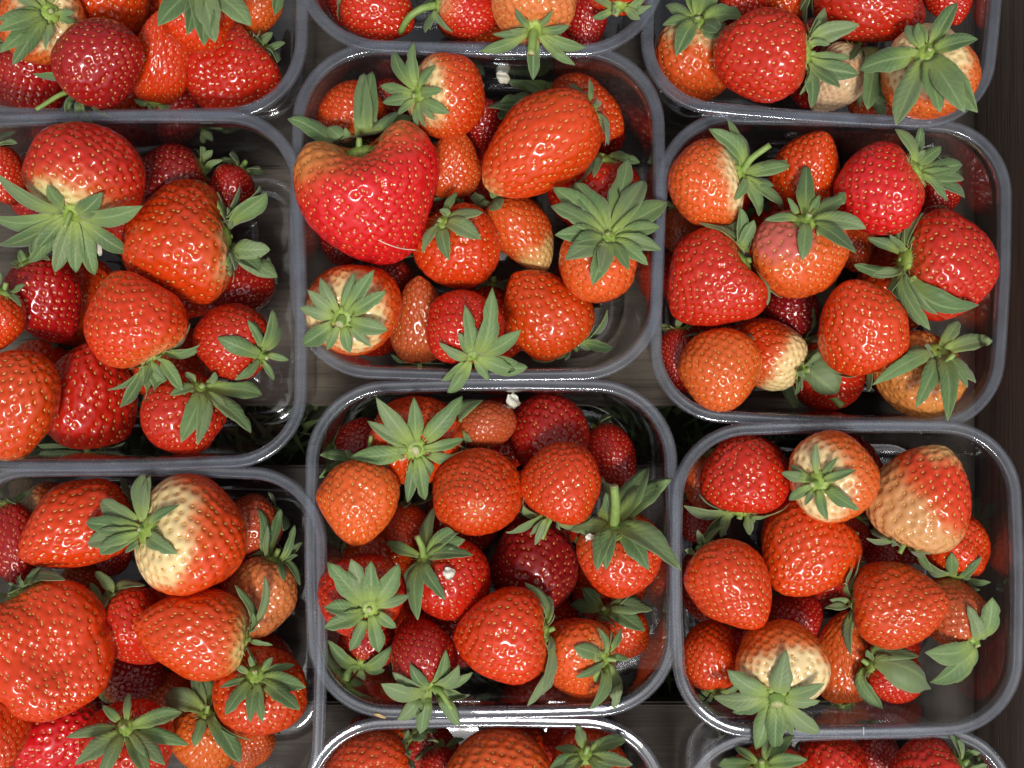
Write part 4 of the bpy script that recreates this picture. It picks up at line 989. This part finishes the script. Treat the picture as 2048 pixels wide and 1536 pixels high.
# ------------------------------------------------------------------ small loose things
def top_z(px, py, default):
    """height of the highest fruit surface on this line of sight"""
    best = default
    for z in np.arange(30, FLOOR, -0.5):
        q = pt(px, py, z)[None]
        for C in placed:
            if abs(q[0, 0] - C['pos'][0]) > 32 or abs(q[0, 1] - C['pos'][1]) > 32: continue
            if depth_in(C, q)[0][0] > 0: return z
    return best
M_LEAF = simple('dark_leaf', (0.035, 0.075, 0.03), 0.45, 300, col2=(0.055, 0.10, 0.04))
def petal(px, py, w_, l_, rot, label, mat=M_PETAL, name='petal', cat='petal', z=None, n=7, curl=.1):
    z = top_z(px, py, FLOOR + 4) + 1.0 if z is None else z
    c = pt(px, py, z); V = []
    for i in range(n):
        u = i / (n - 1)
        for j in range(n):
            v = j / (n - 1) * 2 - 1; wid = w_ * R.uniform(.75, 1.15) * (0.25 + .75 * math.sin(math.pi * (u * .8 + .12))) * .5
            V.append((v * wid, (u - .5) * l_, curl * w_ * (v * v) + R.uniform(-.12, .12) * w_ * .5 + .18 * w_ * math.sin(3 * v + 4 * u) + curl * l_ * (u - .5) ** 2))
    V = np.array(V); nn = n * n; V = np.concatenate([V, V - [0, 0, .18]])
    bd = [i * n for i in range(n)] + [(n - 1) * n + j for j in range(1, n)] + [i * n + n - 1 for i in range(n - 2, -1, -1)] + list(range(n - 2, 0, -1))
    bd = np.array(bd); bn = np.roll(bd, -1)
    me = mesh_np(name, V * MM, np.concatenate([grid_quads(n, n), grid_quads(n, n, off=nn)[:, ::-1], np.stack([bd, bd + nn, bn + nn, bn], 1)]), mat=mat)
    o = link(name, me); o.location = Vector(c * MM); o.rotation_euler = (R.uniform(-.3, .3), R.uniform(-.3, .3), math.radians(rot))
    return tag(o, label, cat)
petal(1005, 155, 5, 6, 60, 'white dried petal on dark sepals in the giant-heart punnet', z=-26)
petal(196, 492, 2.2, 8, 15, 'white sliver of petal between sepals in the sprawling-sepal punnet', z=3)
petal(1026, 802, 6, 6, 20, 'crumpled white petal at the back wall of the maroon-berry punnet', z=-16)
petal(898, 1146, 5.5, 4.5, 60, 'cream petal stuck on the red berry beside the maroon one')
petal(1180, 1076, 4, 3.5, 20, 'pale petal scrap on the berry with big smooth oval sepals')
petal(1230, 445, 9, 27, 2, 'loose dark green leaf lying on the largest many-lobed rosette', M_LEAF, 'leaf', 'leaf', z=9, curl=.12)
fp = []
for t in np.linspace(0, 1, 9):
    x = 752 + 84 * t; y = 478 + 22 * t + 6 * math.sin(3.1 * t); q = pt(x, y, 0); z = top_z(x, y, 10) + .35; fp.append(pt(x, y, z))
V, Q, t1, t2 = tube(fp, [.22] * 9, 5)
o = link('fibre', mesh_np('fibre', (V - fp[4]) * MM, Q, np.concatenate([t1, t2]), mat=M_FIBRE)); o.location = Vector(fp[4] * MM)
tag(o, 'thin pale fibre lying across the giant heart-shaped berry', 'fibre')
o = petal(760, 1432, 1.4, 5, 70, 'tiny straw scrap on the rim of the maroon-berry punnet', M_STRAW, 'straw_scrap', 'straw', z=.9, n=4, curl=.05)

# moulded mark on one rim: a pale raised panel with two dark dimples, and a nib on another rim
import bmesh
def box_mesh(name, sx, sy, sz, mat):
    bm = bmesh.new(); bmesh.ops.create_cube(bm, size=1)
    for v in bm.verts: v.co = Vector((v.co.x * sx, v.co.y * sy, v.co.z * sz)) * MM
    bmesh.ops.bevel(bm, geom=bm.edges[:], offset=.12 * MM, segments=2, affect='EDGES')
    me = bpy.data.meshes.new(name); bm.to_mesh(me); bm.free(); me.materials.append(mat); return me
M_MARK = simple('moulded_mark', (0.45, 0.47, 0.55), 0.35, 600)
M_MARKD = simple('moulded_dimple', (0.06, 0.07, 0.09), 0.4, 600)
def on_rim(key, name, px, py, sx, sy, sz, mat, par=None, zoff=0.15):
    P = PO[key]; c = pt(px, py, P.z + zoff); d = c[:2] - P.c
    o = link(name, box_mesh(name, sx, sy, sz, mat), P.root)
    ca, sa = math.cos(-P.rot), math.sin(-P.rot)
    o.location = Vector((d[0] * ca - d[1] * sa, d[0] * sa + d[1] * ca, c[2] - FLOOR)) * MM
    return o
on_rim('P8', 'moulded_mark', 1199, 1418, 5.6, 2.2, .5, M_MARK, zoff=-.05)
on_rim('P8', 'moulded_dimple', 1190, 1412, .8, 1.0, .4, M_MARKD, zoff=.12)
on_rim('P8', 'moulded_dimple', 1203, 1412, .8, 1.0, .4, M_MARKD, zoff=.12)
on_rim('P9', 'moulded_nib', 1727, 1462, .5, 3.2, .6, M_MARK, zoff=.1)

print('TRIS', sum(len(m.loops) - 2 * len(m.polygons) for m in bpy.data.meshes), 'OBJ', len(bpy.data.objects), 'BERRIES', len(BER))
